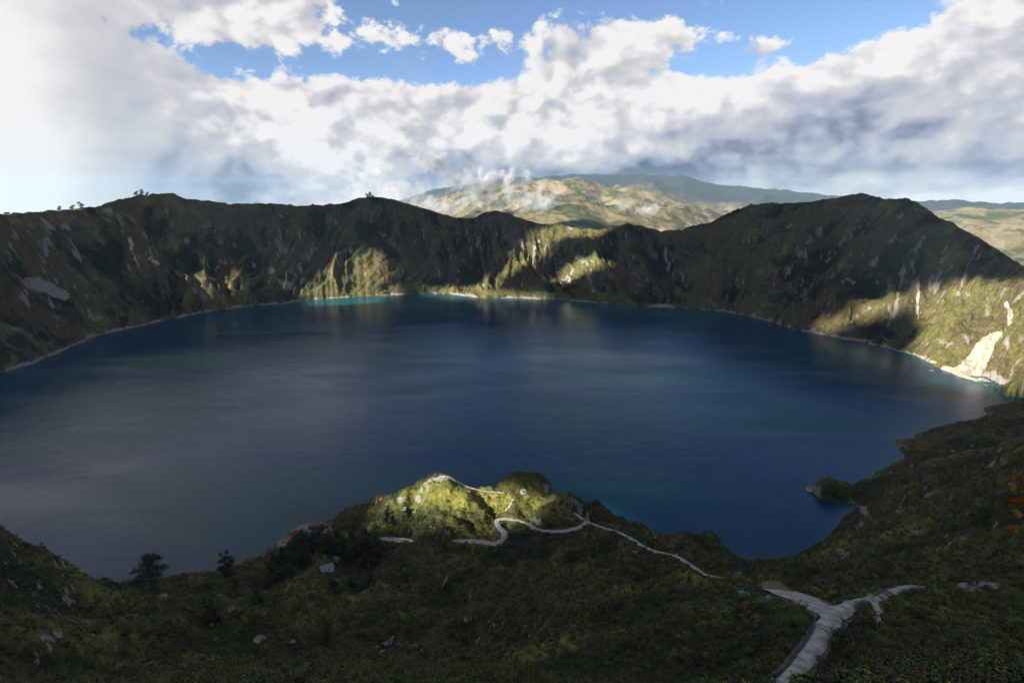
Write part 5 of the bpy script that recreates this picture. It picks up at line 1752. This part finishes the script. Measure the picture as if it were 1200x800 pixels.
base_q = pick(341, 629)
shore_a = 0.9
ko, kr = make_kayak(M_ORANGE), make_kayak(M_RED)
n_o = n_r = 0
for (cx, cy, rows, cols, proto, lb, grp) in [(341, 630, 2, 6, ko, 'orange kayak drawn up in the packed rows at the boat landing', 'orange kayaks at the boat landing'),
                                             (347, 622, 1, 5, kr, 'red kayak in the single row beside the orange kayaks', 'red kayaks at the boat landing')]:
    q = pick(cx, cy)
    first = True
    for rI in range(rows):
        for cI in range(cols):
            lx = (rI - (rows - 1) / 2) * 5.0 + RNG.normal(0, 0.15); ly = (cI - (cols - 1) / 2) * 1.9
            ang = 0.85
            X = q[0] + lx * math.cos(ang) - ly * math.sin(ang); Y = q[1] + lx * math.sin(ang) + ly * math.cos(ang)
            zz = max(float(ground(X, Y)), 0.15) + 0.05
            if first:
                o = proto; o.location = (X, Y, zz); o.rotation_euler = (0, 0, ang + RNG.normal(0, 0.05)); o.scale = (1.15,) * 3; first = False
            else:
                o = copy_tree(proto, (X, Y, zz), ang + RNG.normal(0, 0.05), 1.15)
            tag(o, lb, 'kayak', grp)

jet = empty('jetty', (0, 0, 0))
q = pick(331, 641)
jet.location = (q[0], q[1], 0.0); jet.rotation_euler = (0, 0, 2.3)
bm = bmesh.new(); bm_box(bm, 4, 0, 0.9, 14, 1.8, 0.16); bm_link('deck', bm, M_WHITE, jet)
for k in range(4):
    for s in (-0.8, 0.8):
        bm = bmesh.new(); tube(bm, [(-1.5 + 3.6 * k, s, -2.0), (-1.5 + 3.6 * k, s, 1.3)], [0.12, 0.12], 6); bm_link('pile', bm, M_WOODP, jet)
tag(jet, 'short pale jetty at the water below the orange kayaks', 'jetty')

# ---- dark edging walls along the wide path
def edging(px, label):
    w = np.array([pick(*p) for p in px])
    L = resample(w, 0.8)
    n = len(L)
    L[:, 2] = ground(L[:, 0], L[:, 1])
    for _ in range(6):
        L[1:-1, 2] = 0.25 * L[:-2, 2] + 0.5 * L[1:-1, 2] + 0.25 * L[2:, 2]
    bm = bmesh.new()
    T = np.gradient(L[:, :2], axis=0); T /= np.linalg.norm(T, axis=1, keepdims=True)
    rings = []
    for i in range(n):
        nx, ny = -T[i, 1], T[i, 0]
        h = 0.42 + 0.06 * math.sin(i * 1.7) + 0.04 * math.sin(i * 4.1)
        hw = 0.16 + 0.02 * math.sin(i * 2.9)
        rings.append([bm.verts.new((L[i, 0] + nx * s, L[i, 1] + ny * s, L[i, 2] + z)) for s, z in ((-hw, -0.6), (-hw * 0.9, h), (hw * 0.9, h), (hw, -0.6))])
    for r0, r1 in zip(rings[:-1], rings[1:]):
        for k in range(4): bm.faces.new((r0[k], r0[(k + 1) % 4], r1[(k + 1) % 4], r1[k]))
    bm.faces.new(rings[0][::-1]); bm.faces.new(rings[-1])
    o = bm_link('low_wall', bm, M_KERB)
    return tag(o, label, 'wall')


edging([(906, 800, 51), (922, 786, 54.5), (931, 772, 58), (943, 755, 62.5), (951, 742, 67), (954, 731, 71.5), (958, 724, 75.5), (966, 718.5, 78.5), (977, 716.5, 80.5), (989, 717.5, 81)], 'dark low edging wall curving along the left of the wide pale path')
edging([(1014, 702, 93), (1024, 699, 98), (1034, 694.5, 104), (1044, 690, 111)], 'short dark edging wall along the far branch of the pale path')

# ---- orange flowering plant at the right edge, within arm's reach of the camera
M_PET = simple_mat('orange_bracts', (0.33, 0.10, 0.014), 0.6, 0.35, 30.0)
M_PETY = simple_mat('yellow_orange_bracts', (0.46, 0.22, 0.04), 0.6, 0.3, 30.0)
M_PLEAF = leaf_mat('stiff_green_leaves', (0.030, 0.050, 0.014), (0.075, 0.095, 0.03))


def view_point(px, py, zc):
    d = px_dir(px, py)
    return Vector((d[0] * zc, d[1] * zc, CAM_H + d[2] * zc))


def blossom_mesh(seed, L, m):
    rng = np.random.default_rng(seed)
    c, u, v = [], [], []
    for ring, (tilt, ln, z0, n) in enumerate([(0.30, 1.0, 0.0, 9), (0.55, 0.9, -0.05, 11), (0.85, 0.7, -0.12, 11), (0.08, 0.95, 0.05, 6), (1.2, 0.45, -0.15, 9)]):
        for k in range(n):
            a = 2 * math.pi * (k + rng.uniform(-0.2, 0.2)) / n
            t = tilt + rng.normal(0, 0.06)
            d = np.array([math.cos(a) * math.sin(t), math.sin(a) * math.sin(t), math.cos(t)])
            s = np.array([-math.sin(a), math.cos(a), 0])
            l = L * ln * rng.uniform(0.85, 1.1)
            c.append(d * l / 2 + np.array([0, 0, z0 * L])); u.append(d * l / 2); v.append(s * L * 0.17)
    me = quads_mesh('blossom', np.array(c), np.array(u), np.array(v))
    return me


def flowering_plant():
    zc = 2.5
    b = view_point(1420, 760, 2.9)
    base = Vector((b.x, b.y, 0)); base.z = float(ground(base.x, base.y)) - 0.05
    root = empty('flowering_plant', base)
    tops = [(1192, 556, 'p'), (1190, 568, 'y'), (1187, 583, 'p'), (1199, 585, 'p'), (1196, 600, 'y'), (1184, 618, 'p'), (1212, 560, 'p'), (1222, 600, 'y'), (1215, 640, 'p'), (1210, 530, 'p')]
    rng = np.random.default_rng(77)
    sb = bmesh.new()
    lc, lu, lv = [], [], []
    hub = view_point(1330, 700, 2.75) - base
    tube(sb, [(0, 0, 0), tuple(hub * 0.5 + Vector((0.05, 0.03, 0))), tuple(hub)], [0.03, 0.024, 0.017], 7)
    for (px, py, kd) in tops:
        tip = view_point(px + 2, py + 5, zc) - base
        mid = hub * 0.45 + tip * 0.55 + Vector((0.03, 0, -0.05))
        tube(sb, [tuple(hub), tuple(mid), tuple(tip)], [0.010, 0.007, 0.004], 6)
        for k in range(52):
            f = rng.uniform(0.15, 0.97)
            p = (hub * (1 - f) ** 2 + mid * 2 * f * (1 - f) + tip * f * f)
            d = rand_dirs(1, rng)[0]; ax = np.array((tip - mid).normalized()); d = d * 0.8 + ax * 0.55; d /= np.linalg.norm(d)
            w = np.cross(d, rand_dirs(1, rng)[0]); w /= np.linalg.norm(w)
            l = rng.uniform(0.011, 0.02)
            lc.append(np.array(p) + d * l); lu.append(d * l); lv.append(w * l * 0.55)
    # a leafy side shoot below the lowest blossom
    for (x0, y0, n) in ((1196, 636, 60), (1199, 543, 40), (1205, 575, 60), (1206, 610, 60)):
        c0 = np.array(view_point(x0 + 3, y0, zc) - base)
        for k in range(n):
            d = rand_dirs(1, rng)[0]; w = np.cross(d, rand_dirs(1, rng)[0]); w /= np.linalg.norm(w)
            l = rng.uniform(0.011, 0.021)
            lc.append(c0 + rng.normal(0, 0.018, 3) + d * l); lu.append(d * l); lv.append(w * l * 0.55)
    bm_link('stem', sb, M_BARK, root, smooth=True)
    link('foliage', quads_mesh('foliage', np.array(lc), np.array(lu), np.array(lv)), M_PLEAF, root)
    for i, (px, py, kd) in enumerate(tops):
        tip = view_point(px, py, zc) - base
        o = link('blossom', blossom_mesh(300 + i, 0.037, None), M_PET if kd == 'p' else M_PETY, root, tip + Vector((0, 0, -0.022)))
        o.rotation_euler = (rng.normal(0, 0.25), rng.normal(-0.35, 0.25), rng.uniform(0, 6.28))
    return tag(root, 'green leafy plant with orange cone shaped blossoms at the right edge', 'flowering plant')


flowering_plant()


# ------------------------------------------------------------------ shreds of cloud drifting behind the far rim
M_VAPOUR = bpy.data.materials.new('cloud_vapour')
M_VAPOUR.use_nodes = True
M_VAPOUR.node_tree.nodes.clear()
_n = NT(M_VAPOUR.node_tree)
_d = _n.node('ShaderNodeBsdfDiffuse'); _d.inputs[0].default_value = (0.62, 0.65, 0.70, 1)
_t = _n.node('ShaderNodeBsdfTranslucent'); _t.inputs[0].default_value = (0.62, 0.65, 0.70, 1)
_m1 = _n.node('ShaderNodeMixShader'); _m1.inputs[0].default_value = 0.5
_n.link(_d.outputs[0], _m1.inputs[1]); _n.link(_t.outputs[0], _m1.inputs[2])
_tr = _n.node('ShaderNodeBsdfTransparent')
_m2 = _n.node('ShaderNodeMixShader'); _m2.inputs[0].default_value = 0.05
_n.link(_tr.outputs[0], _m2.inputs[1]); _n.link(_m1.outputs[0], _m2.inputs[2])
_o = _n.node('ShaderNodeOutputMaterial'); _n.link(_m2.outputs[0], _o.inputs[0])


def wisp(px, py, dist, w, h, d, n, seed, label, tilt=0.0):
    """a shred of cloud: thousands of small translucent flecks gathered along curling strands"""
    rng = np.random.default_rng(900 + seed)
    dd = px_dir(px, py); dd = dd / math.hypot(dd[0], dd[1])
    loc = Vector((dd[0] * dist, dd[1] * dist, CAM_H + dd[2] * dist))
    k = dist / F_PX
    C = []
    ns = max(int(w / 5), 4)
    for i in range(ns):
        x0 = rng.uniform(-0.5, 0.5); y0 = rng.normal(0, 0.16); z0 = rng.normal(0, 0.10) + 0.10 * (0.5 - abs(x0))
        m = int(0.9 * n / ns)
        tt = rng.random(m) ** 1.3
        ang = rng.normal(1.2, 0.5); L = rng.uniform(0.12, 0.42)
        curl = rng.normal(0, 0.12)
        wd = 0.035 + 0.07 * (1 - tt)
        C.append(np.column_stack([x0 + tt * L * math.cos(ang) * 0.8 + curl * np.sin(tt * 3) + rng.normal(0, 1, m) * wd * 0.6,
                                  y0 + rng.normal(0, 1, m) * wd,
                                  z0 + tt * L * math.sin(ang) * 1.5 + rng.normal(0, 1, m) * wd * 1.3]))
    C = np.concatenate(C) * np.array([w * k, d * k, h * k])
    u = rand_dirs(len(C), rng); v = np.cross(u, rand_dirs(len(C), rng)); v /= np.linalg.norm(v, axis=1, keepdims=True)
    sz = rng.uniform(8.0, 34.0, len(C))[:, None]
    me = quads_mesh('cloud_wisp', C, u * sz, v * sz * 1.6)
    o = link('cloud_wisp', me, M_VAPOUR)
    o.location = loc
    o.rotation_euler = (0, R_(tilt), -math.atan2(dd[0], dd[1]))
    return tag(o, kind='stuff', label=label)


wisp(535, 214, 4300, 92, 34, 40, 5200, 1, 'torn white cloud wisp rising behind the middle of the far rim', 33)
wisp(585, 214, 4400, 40, 30, 30, 2200, 2, 'small white cloud puff right of the long torn wisp')
wisp(625, 244, 4200, 70, 34, 40, 2600, 3, 'thin cloud wisp lying low behind the notch of the far rim', 15)
wisp(520, 246, 4200, 60, 26, 40, 1500, 4, 'low cloud wisp at the foot of the far hills on the left', 0)
wisp(720, 250, 4600, 80, 22, 40, 1100, 5, 'faint cloud wisp in front of the tan hills', 0)
wisp(452, 226, 4300, 84, 34, 60, 2200, 6, 'white cloud spilling down behind the middle summit', 20)
